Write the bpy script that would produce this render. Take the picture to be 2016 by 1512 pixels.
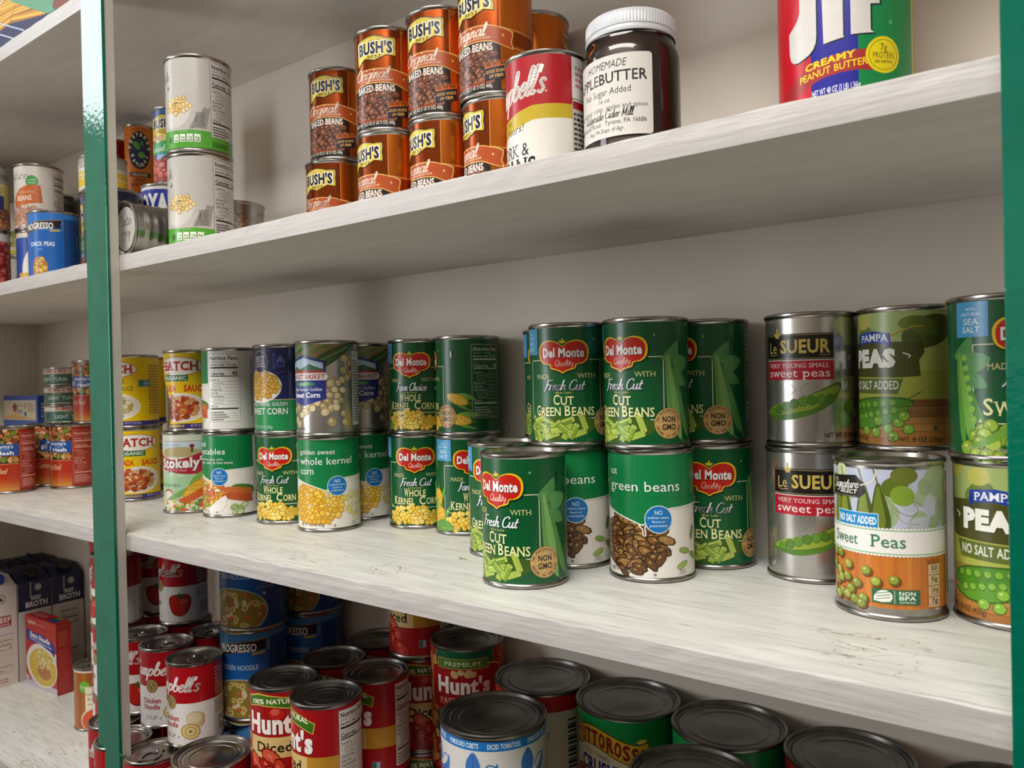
import bpy, bmesh, math, random
from math import sin, cos, pi, radians, degrees, atan2, hypot, floor
from mathutils import Vector, Matrix
from mathutils.geometry import tessellate_polygon

SC = bpy.context.scene
COL = SC.collection
for _o in list(bpy.data.objects):
    bpy.data.objects.remove(_o)

# ------------------------------------------------------------------ camera, world, lights, exposure
CAMZ = 1.45                         # height of the lens above the floor; shelf heights below are relative to it
def setup_camera():
    yaw, pitch, roll = .6389, -.0056, -.0215
    cy, sy = cos(yaw), sin(yaw)
    F = Vector((-sy, cy, 0)); Rr = Vector((cy, sy, 0)); U = Vector((0, 0, 1))
    F2 = F * cos(pitch) + U * sin(pitch); U2 = U * cos(pitch) - F * sin(pitch)
    R3 = Rr * cos(roll) + U2 * sin(roll); U3 = U2 * cos(roll) - Rr * sin(roll)
    cd = bpy.data.cameras.new('camera'); co = bpy.data.objects.new('camera', cd); COL.objects.link(co)
    m = Matrix((R3, U3, -F2)).transposed().to_4x4(); m.translation = (0, 0, CAMZ)
    co.matrix_world = m
    cd.sensor_width = 36; cd.lens = 1515 / 2016 * 36
    cd.clip_start = .02; cd.clip_end = 30
    cd.dof.use_dof = True; cd.dof.focus_distance = .74; cd.dof.aperture_fstop = 13
    SC.camera = co
setup_camera()

w = bpy.data.worlds.new('room_air'); SC.world = w; w.use_nodes = True
w.node_tree.nodes['Background'].inputs[0].default_value = (.9, .93, 1, 1)
w.node_tree.nodes['Background'].inputs[1].default_value = .25

def area(name, loc, target, sx, sy, power, color):
    l = bpy.data.lights.new(name, 'AREA'); l.shape = 'RECTANGLE'; l.size = sx; l.size_y = sy
    l.energy = power; l.color = color
    o = bpy.data.objects.new(name, l); COL.objects.link(o)
    o.location = loc
    o.rotation_euler = (Vector(target) - Vector(loc)).to_track_quat('-Z', 'Y').to_euler()
    return o
# daylight through the window in the wall to the left, and two ceiling tubes
WIN = dict(y0=-1.7, y1=-.5, z0=CAMZ - .3, z1=CAMZ + .6)
WIN2 = dict(y0=-.28, y1=.16, z0=CAMZ + .62, z1=CAMZ + 1.08)
def win_light(n, W, p):
    y, z = (W['y0'] + W['y1']) / 2, (W['z0'] + W['z1']) / 2
    area(n, (-1.84, y, z), (1, y, z), W['z1'] - W['z0'], W['y1'] - W['y0'], p, (.93, .97, 1))
win_light('window_daylight', WIN, 17)
win_light('high_window_daylight', WIN2, 2.6)
area('ceiling_light', (-.2, -.42, CAMZ + 1.1), (-.2, -.37, 0), 1.3, .4, 19, (1, .965, .91))

vs = SC.view_settings
vs.view_transform = 'Standard'; vs.look = 'None'; vs.gamma = 1; vs.use_curve_mapping = False; vs.exposure = .8
SC.display_settings.display_device = 'sRGB'
SC.cycles.use_denoising = True
SC.cycles.max_bounces = 8; SC.cycles.diffuse_bounces = 4; SC.cycles.glossy_bounces = 5
SC.cycles.caustics_reflective = False; SC.cycles.caustics_refractive = False

# ------------------------------------------------------------------ materials
def lin(c):
    c /= 255.
    return c / 12.92 if c <= .04045 else ((c + .055) / 1.055) ** 2.4
def rgb(h):
    return (lin(int(h[0:2], 16)), lin(int(h[2:4], 16)), lin(int(h[4:6], 16)), 1)
MATS = {}
def ink(h):
    """printed label colour: 6 hex digits and a finish letter (f foil, g glossy, none paper)"""
    if h in MATS: return MATS[h]
    m = bpy.data.materials.new('print_' + h); m.use_nodes = True
    nt = m.node_tree; b = nt.nodes['Principled BSDF']
    k = h[6:]
    c = rgb(h)
    tc = nt.nodes.new('ShaderNodeTexCoord')
    n = nt.nodes.new('ShaderNodeTexNoise'); n.inputs['Scale'].default_value = 260; n.inputs['Detail'].default_value = 3
    nt.links.new(tc.outputs['Object'], n.inputs['Vector'])
    mx = nt.nodes.new('ShaderNodeMix'); mx.data_type = 'RGBA'
    mx.inputs[6].default_value = (c[0] * .93, c[1] * .93, c[2] * .93, 1); mx.inputs[7].default_value = (min(1, c[0] * 1.07), min(1, c[1] * 1.07), min(1, c[2] * 1.07), 1)
    nt.links.new(n.outputs['Fac'], mx.inputs[0]); nt.links.new(mx.outputs[2], b.inputs['Base Color'])
    if k == 'f':
        b.inputs['Metallic'].default_value = .85; b.inputs['Roughness'].default_value = .24
    elif k == 'g':
        b.inputs['Roughness'].default_value = .18
    elif k == 'm':
        b.inputs['Roughness'].default_value = .65
    else:
        b.inputs['Roughness'].default_value = .3
        b.inputs['Specular IOR Level'].default_value = .45
    MATS[h] = m
    return m
def noise_mat(name, c1, c2, scale=(1, 1, 1), rough=.5, metal=0, bump=0, detail=5, nscale=8, spec=.5, ramp=(.35, .7)):
    m = bpy.data.materials.new(name); m.use_nodes = True
    nt = m.node_tree; b = nt.nodes['Principled BSDF']; N = nt.nodes.new; L = nt.links.new
    tc = N('ShaderNodeTexCoord'); mp = N('ShaderNodeMapping'); mp.inputs['Scale'].default_value = scale
    n = N('ShaderNodeTexNoise'); n.inputs['Scale'].default_value = nscale; n.inputs['Detail'].default_value = detail
    L(tc.outputs['Object'], mp.inputs['Vector']); L(mp.outputs['Vector'], n.inputs['Vector'])
    r = N('ShaderNodeValToRGB'); r.color_ramp.elements[0].position = ramp[0]; r.color_ramp.elements[1].position = ramp[1]
    r.color_ramp.elements[0].color = rgb(c1); r.color_ramp.elements[1].color = rgb(c2)
    L(n.outputs['Fac'], r.inputs['Fac']); L(r.outputs['Color'], b.inputs['Base Color'])
    b.inputs['Roughness'].default_value = rough; b.inputs['Metallic'].default_value = metal; b.inputs['Specular IOR Level'].default_value = spec
    if bump:
        bp = N('ShaderNodeBump'); bp.inputs['Strength'].default_value = bump; bp.inputs['Distance'].default_value = .002
        L(n.outputs['Fac'], bp.inputs['Height']); L(bp.outputs['Normal'], b.inputs['Normal'])
    return m, nt, b, n
TIN = noise_mat('tin_plate', '8f8b86', 'b4b0aa', (1, 1, 1), .27, 1, .02, nscale=60)[0]
TINSHADE = noise_mat('shaded_lid_tin', '7a7774', '918e8a', (1, 1, 1), .33, 1, .02, nscale=60)[0]  # darker copy of the tin: dark shelf reflection put into the colour
CAPBLK = noise_mat('black_cap_plastic', '0c0c0e', '151518', rough=.4)[0]
CAPBLU = noise_mat('blue_cap_plastic', '1c2f96', '2338a8', rough=.4)[0]
LIDWHT = noise_mat('white_lid_metal', 'b9bdc2', 'c8ccd0', rough=.3, nscale=40)[0]

def painted(name, c1, c2, streak, rough, bump, extra=None):
    """brushed paint: long soft streaks along x with fine bump"""
    m, nt, b, n = noise_mat(name, c1, c2, streak, rough, 0, bump, 6, 6)
    return m
WHITE_EDGE = painted('white_edge_paint', 'b7b2af', 'c0bbb8', (3, 40, 40), .45, .3)  # grey-lilac edge tone, also darkened against strong front light
WHITE_UNDER = painted('white_paint_lightened', 'e8e2da', 'f0ebe4', (2.5, 9, 9), .5, .2)  # same board paint, colour lightened in place of missing bounce light
WALLM = painted('cream_wall_paint', 'ddd4c9', 'e3dad0', (1.2, 1.2, 1.2), .6, .05)
POSTW = painted('grey_white_post_paint', 'b9b3a8', 'c4beb4', (6, 6, 2), .5, .15)
ROOMW = painted('room_wall_paint', 'b3a99b', 'bdb3a5', (1, 1, 1), .7, .05)
CEILM = painted('ceiling_paint', 'dedbd4', 'e6e3dd', (1, 1, 1), .8, .05)
FILLCUTM = painted('brown_fill_absorber', '3a2a1e', '463426', (8, 8, 1.5), .5, .2)  # for the added panels that cut fill light
FLOORM = painted('floor_vinyl', '2e2620', '382f27', (2, 2, 2), .5, .1)
def green_paint():
    m, nt, b, n = noise_mat('green_gloss_paint', '005f4b', '006953', (1, 1, 1), .13, 0, 0, 4, 30)
    N = nt.nodes.new; L = nt.links.new
    tc = N('ShaderNodeTexCoord')
    n2 = N('ShaderNodeTexNoise'); n2.inputs['Scale'].default_value = 170; n2.inputs['Detail'].default_value = 2
    L(tc.outputs['Object'], n2.inputs['Vector'])
    bp = N('ShaderNodeBump'); bp.inputs['Strength'].default_value = .22; bp.inputs['Distance'].default_value = .0015
    L(n2.outputs['Fac'], bp.inputs['Height']); L(bp.outputs['Normal'], b.inputs['Normal'])
    return m
GREEN = green_paint()
def whitewash():
    """white-washed wood grain shelf top: fine grey-brown grain lines along the board, a few cracks"""
    m, nt, b, n = noise_mat('whitewashed_wood_top', 'd6d6d1', 'e8e8e4', (3, 14, 3), .42, 0, 0, 6, 5)
    N = nt.nodes.new; L = nt.links.new
    tc = N('ShaderNodeTexCoord')
    def streak(sc, nsc, lo, hi, col, dist=0, prev=None):
        mp = N('ShaderNodeMapping'); mp.inputs['Scale'].default_value = sc
        t = N('ShaderNodeTexNoise'); t.inputs['Scale'].default_value = nsc; t.inputs['Detail'].default_value = 7; t.inputs['Roughness'].default_value = .62; t.inputs['Distortion'].default_value = dist
        L(tc.outputs['Object'], mp.inputs['Vector']); L(mp.outputs['Vector'], t.inputs['Vector'])
        r = N('ShaderNodeValToRGB'); r.color_ramp.elements[0].position = lo; r.color_ramp.elements[1].position = hi
        r.color_ramp.elements[0].color = (0, 0, 0, 1); r.color_ramp.elements[1].color = (1, 1, 1, 1)
        L(t.outputs['Fac'], r.inputs['Fac'])
        mx = N('ShaderNodeMix'); mx.data_type = 'RGBA'; mx.inputs[7].default_value = rgb(col)
        L(r.outputs['Color'], mx.inputs[0]); L(prev, mx.inputs[6])
        return mx.outputs[2]
    base = b.inputs['Base Color'].links[0].from_socket
    o = streak((4, 90, 4), 3.4, .55, .76, 'b2afa7', .5, base)
    o = streak((9, 300, 9), 2.4, .57, .74, 'a09c92', .3, o)
    o = streak((5, 170, 5), 2.0, .63, .70, '7f7a6e', .8, o)
    o = streak((2.2, 30, 2.2), 2.7, .66, .80, 'ab9066', 1.2, o)
    mp = N('ShaderNodeMapping'); mp.inputs['Scale'].default_value = (7, 22, 7)
    t = N('ShaderNodeTexNoise'); t.inputs['Scale'].default_value = 2; t.inputs['Detail'].default_value = 4; t.inputs['Distortion'].default_value = 1.5
    t2 = N('ShaderNodeTexNoise'); t2.inputs['Scale'].default_value = 9; t2.inputs['Detail'].default_value = 2
    L(tc.outputs['Object'], mp.inputs['Vector']); L(mp.outputs['Vector'], t.inputs['Vector']); L(tc.outputs['Object'], t2.inputs['Vector'])
    def mth(op, x, y):
        k = N('ShaderNodeMath'); k.operation = op
        for i, q in enumerate((x, y)):
            if q is None: continue
            if isinstance(q, (int, float)): k.inputs[i].default_value = q
            else: L(q, k.inputs[i])
        return k.outputs[0]
    crack = mth('MULTIPLY', mth('LESS_THAN', mth('ABSOLUTE', mth('SUBTRACT', t.outputs['Fac'], .5), None), .0045), mth('GREATER_THAN', t2.outputs['Fac'], .58))
    mx = N('ShaderNodeMix'); mx.data_type = 'RGBA'; mx.inputs[7].default_value = rgb('7a6248'); L(crack, mx.inputs[0]); L(o, mx.inputs[6]); o = mx.outputs[2]
    L(o, b.inputs['Base Color'])
    return m
WASH = whitewash()

# ------------------------------------------------------------------ objects
def prop(o, label=None, cat=None, group=None, kind=None):
    if label: o['label'] = label
    if cat: o['category'] = cat
    if group: o['group'] = group
    if kind: o['kind'] = kind
    return o
def link(name, mesh, parent=None, loc=None):
    o = bpy.data.objects.new(name, mesh); COL.objects.link(o)
    if parent: o.parent = parent
    if loc: o.location = loc
    return o
def empty(name, x, y, z, rot, label, cat, group=None):
    o = bpy.data.objects.new(name, None); COL.objects.link(o); o.empty_display_size = .02
    o.location = (x, y, z + CAMZ); o.rotation_euler = (0, 0, rot)
    return prop(o, label, cat, group)
def bm_mesh(name, bm, mats, smooth=True, ang=38):
    if smooth:
        for f in bm.faces: f.smooth = True
        for e in bm.edges:
            e.smooth = len(e.link_faces) == 2 and e.calc_face_angle(0) < radians(ang)
    me = bpy.data.meshes.new(name); bm.to_mesh(me); bm.free()
    for m in (mats if isinstance(mats, (list, tuple)) else [mats]): me.materials.append(m)
    return me
def add_box(bm, x0, x1, y0, y1, z0, z1, bev=0, mi=0):
    r = bmesh.ops.create_cube(bm, size=1)
    vv = r['verts']
    for v in vv:
        v.co = ((x0 + x1) / 2 + v.co.x * (x1 - x0), (y0 + y1) / 2 + v.co.y * (y1 - y0), (z0 + z1) / 2 + v.co.z * (z1 - z0))
    es = {e for v in vv for e in v.link_edges}
    for f in {f for v in vv for f in v.link_faces}: f.material_index = mi
    if bev:
        bmesh.ops.bevel(bm, geom=list(es), offset=bev, segments=2, profile=.6, affect='EDGES')
def lathe(prof, n=72, cap0=False, cap1=False):
    bm = bmesh.new(); rings = []
    for r, z in prof:
        if r < 1e-6: rings.append([bm.verts.new((0, 0, z))])
        else: rings.append([bm.verts.new((r * cos(2 * pi * i / n), r * sin(2 * pi * i / n), z)) for i in range(n)])
    for a, b in zip(rings, rings[1:]):
        for i in range(n):
            j = (i + 1) % n
            if len(a) == 1 and len(b) == 1: continue
            if len(a) == 1: bm.faces.new((a[0], b[i], b[j])) if False else bm.faces.new((a[0], b[j], b[i]))
            elif len(b) == 1: bm.faces.new((a[i], a[j], b[0]))
            else: bm.faces.new((a[i], a[j], b[j], b[i]))
    bmesh.ops.recalc_face_normals(bm, faces=bm.faces)
    return bm

# ------------------------------------------------------------------ lettering and label art
GLY = {}
def font_eval(body, off):
    cu = bpy.data.curves.new('t', 'FONT'); cu.body = body; cu.resolution_u = 2; cu.offset = off; cu.fill_mode = 'BOTH' if False else 'FRONT'
    o = bpy.data.objects.new('t', cu); COL.objects.link(o)
    dg = bpy.context.evaluated_depsgraph_get()
    me = bpy.data.meshes.new_from_object(o.evaluated_get(dg))
    me.calc_loop_triangles()
    V = [tuple(v.co[:2]) for v in me.vertices]
    T = [tuple(t.vertices) for t in me.loop_triangles]
    bpy.data.objects.remove(o); bpy.data.curves.remove(cu); bpy.data.meshes.remove(me)
    return V, T
def bbox_w(V): return max(v[0] for v in V) - min(v[0] for v in V)
def glyph(c, bold=0, serif=0):
    k = (c, bold, serif)
    if k in GLY: return GLY[k]
    if 'II' not in GLY: GLY['II'] = bbox_w(font_eval('II', 0)[0])
    if c == ' ':
        GLY[k] = ([], .3); return GLY[k]
    ka = ('adv', c)
    if ka not in GLY: GLY[ka] = bbox_w(font_eval('I' + c + 'I', 0)[0]) - GLY['II']
    V, T = font_eval(c, bold)
    tris = [[V[i] for i in t] for t in T]
    if serif:
        cnt = {}
        for t in T:
            for a, b in ((t[0], t[1]), (t[1], t[2]), (t[2], t[0])):
                e = (min(a, b), max(a, b)); cnt[e] = cnt.get(e, 0) + 1
        seg = {}
        for (a, b), n in cnt.items():
            if n == 1 and abs(V[a][1] - V[b][1]) < .004 and abs(V[a][0] - V[b][0]) > .03:
                seg.setdefault(round(V[a][1], 2), []).append(sorted((V[a][0], V[b][0])))
        ys = [v[1] for v in V]; lo, hi = min(ys), max(ys)
        for y, ss in seg.items():
            ss.sort(); mg = [list(ss[0])]
            for s in ss[1:]:
                if s[0] <= mg[-1][1] + .005: mg[-1][1] = max(mg[-1][1], s[1])
                else: mg.append(list(s))
            for x0, x1 in mg:
                if x1 - x0 > .24 or c in "-.,'&%": continue
                if abs(y - lo) < .02: ya, yb = y, y + .045
                elif abs(y - hi) < .02 or c in 'bdhklmnrpuij': ya, yb = y - .045, y
                else: continue
                e = .07 * serif
                tris.append([(x0 - e, ya), (x1 + e, ya), (x1 + e, yb)]); tris.append([(x0 - e, ya), (x1 + e, yb), (x0 - e, yb)])
    GLY[k] = (tris, GLY[ka]); return GLY[k]
CAP = None
def cap_h():
    global CAP
    if CAP is None:
        V = font_eval('H', 0)[0]; CAP = max(v[1] for v in V)
    return CAP
def spline(pts, n=6, closed=False):
    out = []; P = list(pts); m = len(P)
    if m < 3: return P
    for i in range(m if closed else m - 1):
        p0 = P[(i - 1) % m] if closed or i > 0 else P[0]; p1 = P[i]; p2 = P[(i + 1) % m]
        p3 = P[(i + 2) % m] if closed or i + 2 < m else P[-1]
        for s in range(n):
            t = s / n
            out.append(tuple(.5 * (2 * p1[a] + (p2[a] - p0[a]) * t + (2 * p0[a] - 5 * p1[a] + 4 * p2[a] - p3[a]) * t * t + (3 * p1[a] - p0[a] - 3 * p2[a] + p3[a]) * t ** 3) for a in (0, 1)))
    if not closed: out.append(P[-1])
    return out
# pen strokes of a slanted brush script (x height 5, ascender 10)
SCR = {
 'a': ([[(4, 4.2), (2.5, 5), (.6, 3.6), (.4, 1.2), (1.6, 0), (3.2, 1.4), (4.2, 5)], [(4.2, 5), (3.7, 1.2), (4.4, 0), (5.4, 1)]], 5.2),
 'b': ([[(.2, 1), (1.8, 6), (2.3, 9.4), (1.5, 9.8), (.8, 6), (.7, 1.4), (1.9, 0), (3.6, .9), (4, 3), (3, 4.6), (1.6, 4)]], 4.9),
 'c': ([[(3.6, 4.2), (2.4, 5), (.7, 3.6), (.4, 1.4), (1.6, 0), (3, .4), (4.1, 1.6)]], 4.1),
 'd': ([[(4, 4.2), (2.5, 5), (.6, 3.6), (.4, 1.2), (1.6, 0), (3.2, 1.4), (4.9, 10)], [(4.9, 10), (3.8, 1.2), (4.4, 0), (5.4, 1)]], 5.4),
 'e': ([[(.5, 2), (2.6, 2.9), (3.3, 4.2), (2.3, 5), (.7, 3.6), (.4, 1.4), (1.6, 0), (3, .4), (4.1, 1.6)]], 4.1),
 'f': ([[(4.4, 9), (3.4, 10), (2.3, 8), (1, 0), (.2, -3)], [(.2, 5), (3.4, 5)]], 3.6),
 'g': ([[(4, 4.2), (2.5, 5), (.6, 3.6), (.4, 1.4), (1.6, .2), (3.2, 1.6), (4.2, 5)], [(4.2, 5), (3.4, -1.6), (2, -3.6), (.2, -2.6)]], 4.8),
 'h': ([[(1.8, 10), (.3, 0)], [(.6, 2.6), (2.2, 5), (3.4, 4.4), (2.9, 1.4), (3.6, 0), (4.7, 1)]], 4.9),
 'i': ([[(1, 5), (.5, 1.2), (1.2, 0), (2.2, 1)], [(1.4, 7.2), (1.5, 7.7)]], 2.2),
 'k': ([[(1.8, 10), (.3, 0)], [(3.4, 5), (.8, 2.4), (3, 0)]], 4),
 'l': ([[(.2, 1), (1.8, 5.5), (2.3, 9.2), (1.6, 9.9), (.9, 7), (.6, 1.4), (1.4, 0), (2.5, 1.1)]], 2.6),
 'm': ([[(.9, 5), (.3, 0)], [(.5, 2.6), (1.8, 5), (2.7, 4.4), (2.2, 0)], [(2.4, 2.6), (3.8, 5), (4.7, 4.4), (4.2, 1), (4.9, 0), (5.8, 1)]], 6),
 'n': ([[(.9, 5), (.3, 0)], [(.5, 2.6), (2, 5), (3, 4.4), (2.5, 1), (3.3, 0), (4.2, 1)]], 4.4),
 'o': ([[(2.2, 5), (.6, 3.6), (.4, 1.2), (1.7, 0), (3.4, 1.6), (3.4, 4), (2.2, 5)]], 4.2),
 'p': ([[(1, 5), (-.4, -4)], [(.7, 2.8), (2.2, 5), (3.7, 4), (3.4, 1.2), (1.9, 0), (.5, 1)]], 4.7),
 'r': ([[(.9, 5), (.3, 0)], [(.5, 2.6), (1.8, 4.8), (3.2, 4.6)]], 3.2),
 's': ([[(3.3, 4.2), (2, 5), (.9, 4.1), (1.7, 2.8), (2.7, 1.4), (1.6, 0), (.1, .8)]], 3.4),
 't': ([[(2, 8.2), (.7, 1.4), (1.5, 0), (2.6, .8)], [(.1, 5), (3.3, 5.2)]], 3),
 'u': ([[(.8, 5), (.4, 1.4), (1.4, 0), (2.8, 1.4), (3.6, 5)], [(3.6, 5), (3.1, 1.2), (3.9, 0), (4.8, 1)]], 4.9),
 'v': ([[(.6, 5), (1.4, 0), (3.4, 5)]], 3.6), 'w': ([[(.6, 5), (1.2, 0), (2.8, 4), (3.4, 0), (5, 5)]], 5.2),
 'x': ([[(.4, 5), (3.2, 0)], [(3.4, 5), (.2, 0)]], 3.6),
 'y': ([[(.8, 5), (.6, 2), (1.6, .8), (3, 2.2), (3.6, 5)], [(3.6, 5), (2.8, -1.6), (1.4, -3.6), (0, -2.8)]], 4.2),
 "'": ([[(1.2, 10), (.7, 7.6)]], 1.3), '.': ([[(.4, .2), (.6, .4)]], 1.4), '&': ([[(4, 1), (2, 0), (.6, 1.4), (3, 6), (2.2, 7.6), (1.2, 6), (4.4, 0)]], 4.8),
 'M': ([[(2, 9.6), (.4, 0)], [(2, 9.6), (3, 2), (6.4, 9.8)], [(6.4, 9.8), (5.6, 1), (6.6, 0)]], 7.4),
 'C': ([[(6, 8.2), (4.6, 10), (1.8, 8.4), (.6, 4), (1.6, .6), (3.8, 0), (6, 2)]], 6),
 'F': ([[(1.4, 9.4), (4, 9.8), (7.4, 9.8)], [(3.3, 9.6), (2, 2), (.2, -1.4)], [(1.8, 5.2), (5.2, 5.4)]], 5.4),
 'O': ([[(4.4, 10), (1.4, 8), (.6, 3.6), (2.4, 0), (5.6, 2), (6.6, 6.6), (4.4, 10)]], 7),
 'S': ([[(5.2, 8.6), (3.6, 10), (1.8, 8.2), (3.4, 5.4), (4.2, 2.4), (2.4, 0), (.2, 1.2)]], 5.4),
 'Q': ([[(4.4, 10), (1.4, 8), (.6, 3.6), (2.4, 0), (5.6, 2), (6.6, 6.6), (4.4, 10)], [(3, 2), (5, 0), (7, -.6)]], 7.2),
 'B': ([[(1.8, 9.8), (.6, 0)], [(.8, 9), (4, 10), (5, 8), (1.4, 5.2), (4.6, 4), (4, .8), (.6, 0)]], 5.4),
 'L': ([[(2.6, 10), (1, .6), (.2, 0), (4.6, .4)]], 4.8), 'R': ([[(1.8, 9.8), (.6, 0)], [(.8, 9), (4, 10), (5, 7.6), (1.4, 5), (5, 0)]], 5.4),
 'P': ([[(1.8, 9.8), (.6, 0)], [(.8, 9), (4, 10), (5, 7.6), (1.4, 5)]], 5.2),
 '2': ([[(.6, 7.6), (2.4, 10), (4, 8), (.4, 0), (4.4, .3)]], 4.8), '9': ([[(4, 9), (2, 10), (.8, 7.6), (2, 5.6), (4.2, 8.6), (3.4, 0)]], 4.6), '1': ([[(.6, 8), (2, 10), (1.6, 0)]], 2.8), ' ': ([], 2.4)}

class Art:
    """flat printed artwork in millimetres (u along the label, v up), wrapped round a can or laid on a panel"""
    STEP = .0016
    def __init__(s, R=None, seg=96):
        s.R = R * 1000 if R else None; s.seg = seg; s.k = 0; s.F = []
        s.d = pi * s.R / 180 if R else 1
    def put(s, polys, col):
        s.k += 1
        for p in polys: s.F.append((p, col, s.k))
    def rect(s, u0, v0, u1, v1, col): s.put([[(u0, v0), (u1, v0), (u1, v1), (u0, v1)]], col)
    def poly(s, pts, col, smooth=0):
        if smooth: pts = spline(pts, smooth, True)
        t = tessellate_polygon([[Vector((p[0], p[1], 0)) for p in pts]])
        s.put([[pts[i] for i in tr] for tr in t], col)
    def ell(s, u, v, a, b, col, rot=0, n=24):
        c, q = cos(radians(rot)), sin(radians(rot))
        s.put([[(u + a * cos(2 * pi * i / n) * c - b * sin(2 * pi * i / n) * q, v + a * cos(2 * pi * i / n) * q + b * sin(2 * pi * i / n) * c) for i in range(n)]], col)
    def line(s, pts, wd, col, closed=False):
        if closed: pts = list(pts) + [pts[0]]
        out = []
        for i, (a, b) in enumerate(zip(pts, pts[1:])):
            dx, dy = b[0] - a[0], b[1] - a[1]; l = hypot(dx, dy)
            if l < 1e-6: continue
            w0 = wd[min(i, len(wd) - 1)] if isinstance(wd, (list, tuple)) else wd
            w1 = wd[min(i + 1, len(wd) - 1)] if isinstance(wd, (list, tuple)) else wd
            nx, ny = -dy / l / 2, dx / l / 2; ex, ey = dx / l * w0 * .15, dy / l * w0 * .15
            out.append([(a[0] - ex + nx * w0, a[1] - ey + ny * w0), (a[0] - ex - nx * w0, a[1] - ey - ny * w0), (b[0] + ex - nx * w1, b[1] + ey - ny * w1), (b[0] + ex + nx * w1, b[1] + ey + ny * w1)])
        s.put(out, col)
    def frame(s, u0, v0, u1, v1, wd, col):
        s.put([[(u0, v0), (u1, v0), (u1, v0 + wd), (u0, v0 + wd)], [(u0, v1 - wd), (u1, v1 - wd), (u1, v1), (u0, v1)],
               [(u0, v0), (u0 + wd, v0), (u0 + wd, v1), (u0, v1)], [(u1 - wd, v0), (u1, v0), (u1, v1), (u1 - wd, v1)]], col)
    def text(s, t, u, v, h, col, w=0, b=0, sh=0, se=0, al='c', arc=0, rise=0, sx=1, sp=0, rot=0):
        k = h / cap_h(); x = 0; tr = []
        for ch in t:
            g, adv = glyph(ch, b, se)
            tr += [[(p[0] + x, p[1]) for p in q] for q in g]
            x += adv + sp + b * .8
        x -= sp
        if not tr: return
        kx = (w / x) if w else k * sx
        W = x * kx
        u0 = -W / 2 if al == 'c' else (0 if al == 'l' else -W)
        def f(p):
            X = u0 + p[0] * kx + sh * p[1] * k; Y = p[1] * k
            if arc: Y -= arc * (2 * X / max(W, 1)) ** 2 - arc * .0
            Y += rise * X
            if rot: c, q = cos(radians(rot)), sin(radians(rot)); X, Y = X * c - Y * q, X * q + Y * c
            return (u + X, v + Y)
        s.put([[f(p) for p in q] for q in tr], col)
    def around(s, t, u, v, r, h, col, a0=90, b=.01, flip=False, step=None):
        """lettering round a circle, centred at angle a0"""
        k = h / cap_h(); n = len(t); ds = step or degrees(h * 1.05 / r)
        for i, ch in enumerate(t):
            a = a0 + ((i - (n - 1) / 2) * ds) * (1 if flip else -1)
            g, adv = glyph(ch, b)
            th = radians(a - 90 + (180 if flip else 0)); c, q = cos(th), sin(th)
            cu, cv = u + r * cos(radians(a)), v + r * sin(radians(a))
            s.put([[(cu + ((p[0] - adv / 2) * k) * c - ((p[1] - .35) * k) * q, cv + ((p[0] - adv / 2) * k) * q + ((p[1] - .35) * k) * c) for p in tr] for tr in g], col)
    def script(s, t, u, v, h, col, wd=1.3, sh=.2, w=0, al='c', rise=0, wmin=None, sx=1):
        """brush script; h is the ascender height"""
        k = h / 10.; x = 0; L = []
        for ch in t:
            st, adv = SCR.get(ch, SCR['o'])
            L += [[((p[0] + x), p[1]) for p in spline(q, 5)] for q in st]; x += adv
        kx = w / x if w else k * sx
        W = x * kx; u0 = {'c': -W / 2, 'l': 0, 'r': -W}[al]
        for q in L:
            P = [(u + u0 + p[0] * kx + sh * p[1] * k, v + p[1] * k + rise * (u0 + p[0] * kx)) for p in q]
            n = len(P); ws = []
            for i in range(n):
                a, bb = P[max(0, i - 1)], P[min(n - 1, i + 1)]
                vert = abs(bb[1] - a[1]) / max(1e-6, hypot(bb[0] - a[0], bb[1] - a[1]))
                ws.append(wd * (.55 + .55 * vert))
            s.line(P, ws, col)
    def blobs(s, inside, box, size, cols, dark, seed=1, asp=1.4, fill=1.0, shine=None, rot=None, edge=1.14):
        """overlapping food pieces: every piece an oval with a dark edge and a lighter spot"""
        rnd = random.Random(seed); u0, v0, u1, v1 = box
        st = size * 1.25 / fill; row = 0; v = v1
        spots = []
        while v > v0:
            u = u0 + (row % 2) * st * .5
            while u < u1:
                spots.append((u + rnd.uniform(-.3, .3) * st, v + rnd.uniform(-.3, .3) * st)); u += st
            v -= st * .72; row += 1
        for (u, v) in spots:
            if not inside(u, v): continue
            r = rot if rot is not None else rnd.uniform(-60, 60)
            if rot is not None: r += rnd.uniform(-28, 28)
            z = size * rnd.uniform(.8, 1.15)
            if dark: s.ell(u, v, z * .62 * edge * asp ** .5, z * .62 * edge / asp ** .5, dark, r, 9)
            s.ell(u, v, z * .6 * asp ** .5, z * .6 / asp ** .5, rnd.choice(cols), r, 10)
            if shine: s.ell(u - z * .13, v + z * .17, z * .22, z * .13, shine, r, 6)
    def nutri(s, u0, v0, u1, v1, paper, inkc, cal='', head='Nutrition Facts', dark=None):
        """nutrition facts panel"""
        W = u1 - u0; H = v1 - v0; m = W * .05
        if paper: s.rect(u0, v0, u1, v1, paper)
        s.frame(u0, v0, u1, v1, .35, inkc)
        s.text(head, u0 + m, v1 - H * .085, H * .052, inkc, w=W - 2 * m, b=.03, al='l')
        s.text('About 3.5 servings', u0 + m, v1 - H * .125, H * .022, inkc, al='l', w=W * .62)
        s.text('Serving size 1/2 cup', u0 + m, v1 - H * .17, H * .027, inkc, al='l', b=.03, w=W * .86)
        s.rect(u0 + m, v1 - H * .215, u1 - m, v1 - H * .19, inkc)
        s.text('Amount per serving', u0 + m, v1 - H * .25, H * .018, inkc, al='l', w=W * .4)
        s.text('Calories', u0 + m, v1 - H * .31, H * .045, inkc, al='l', b=.03, w=W * .5)
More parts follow.
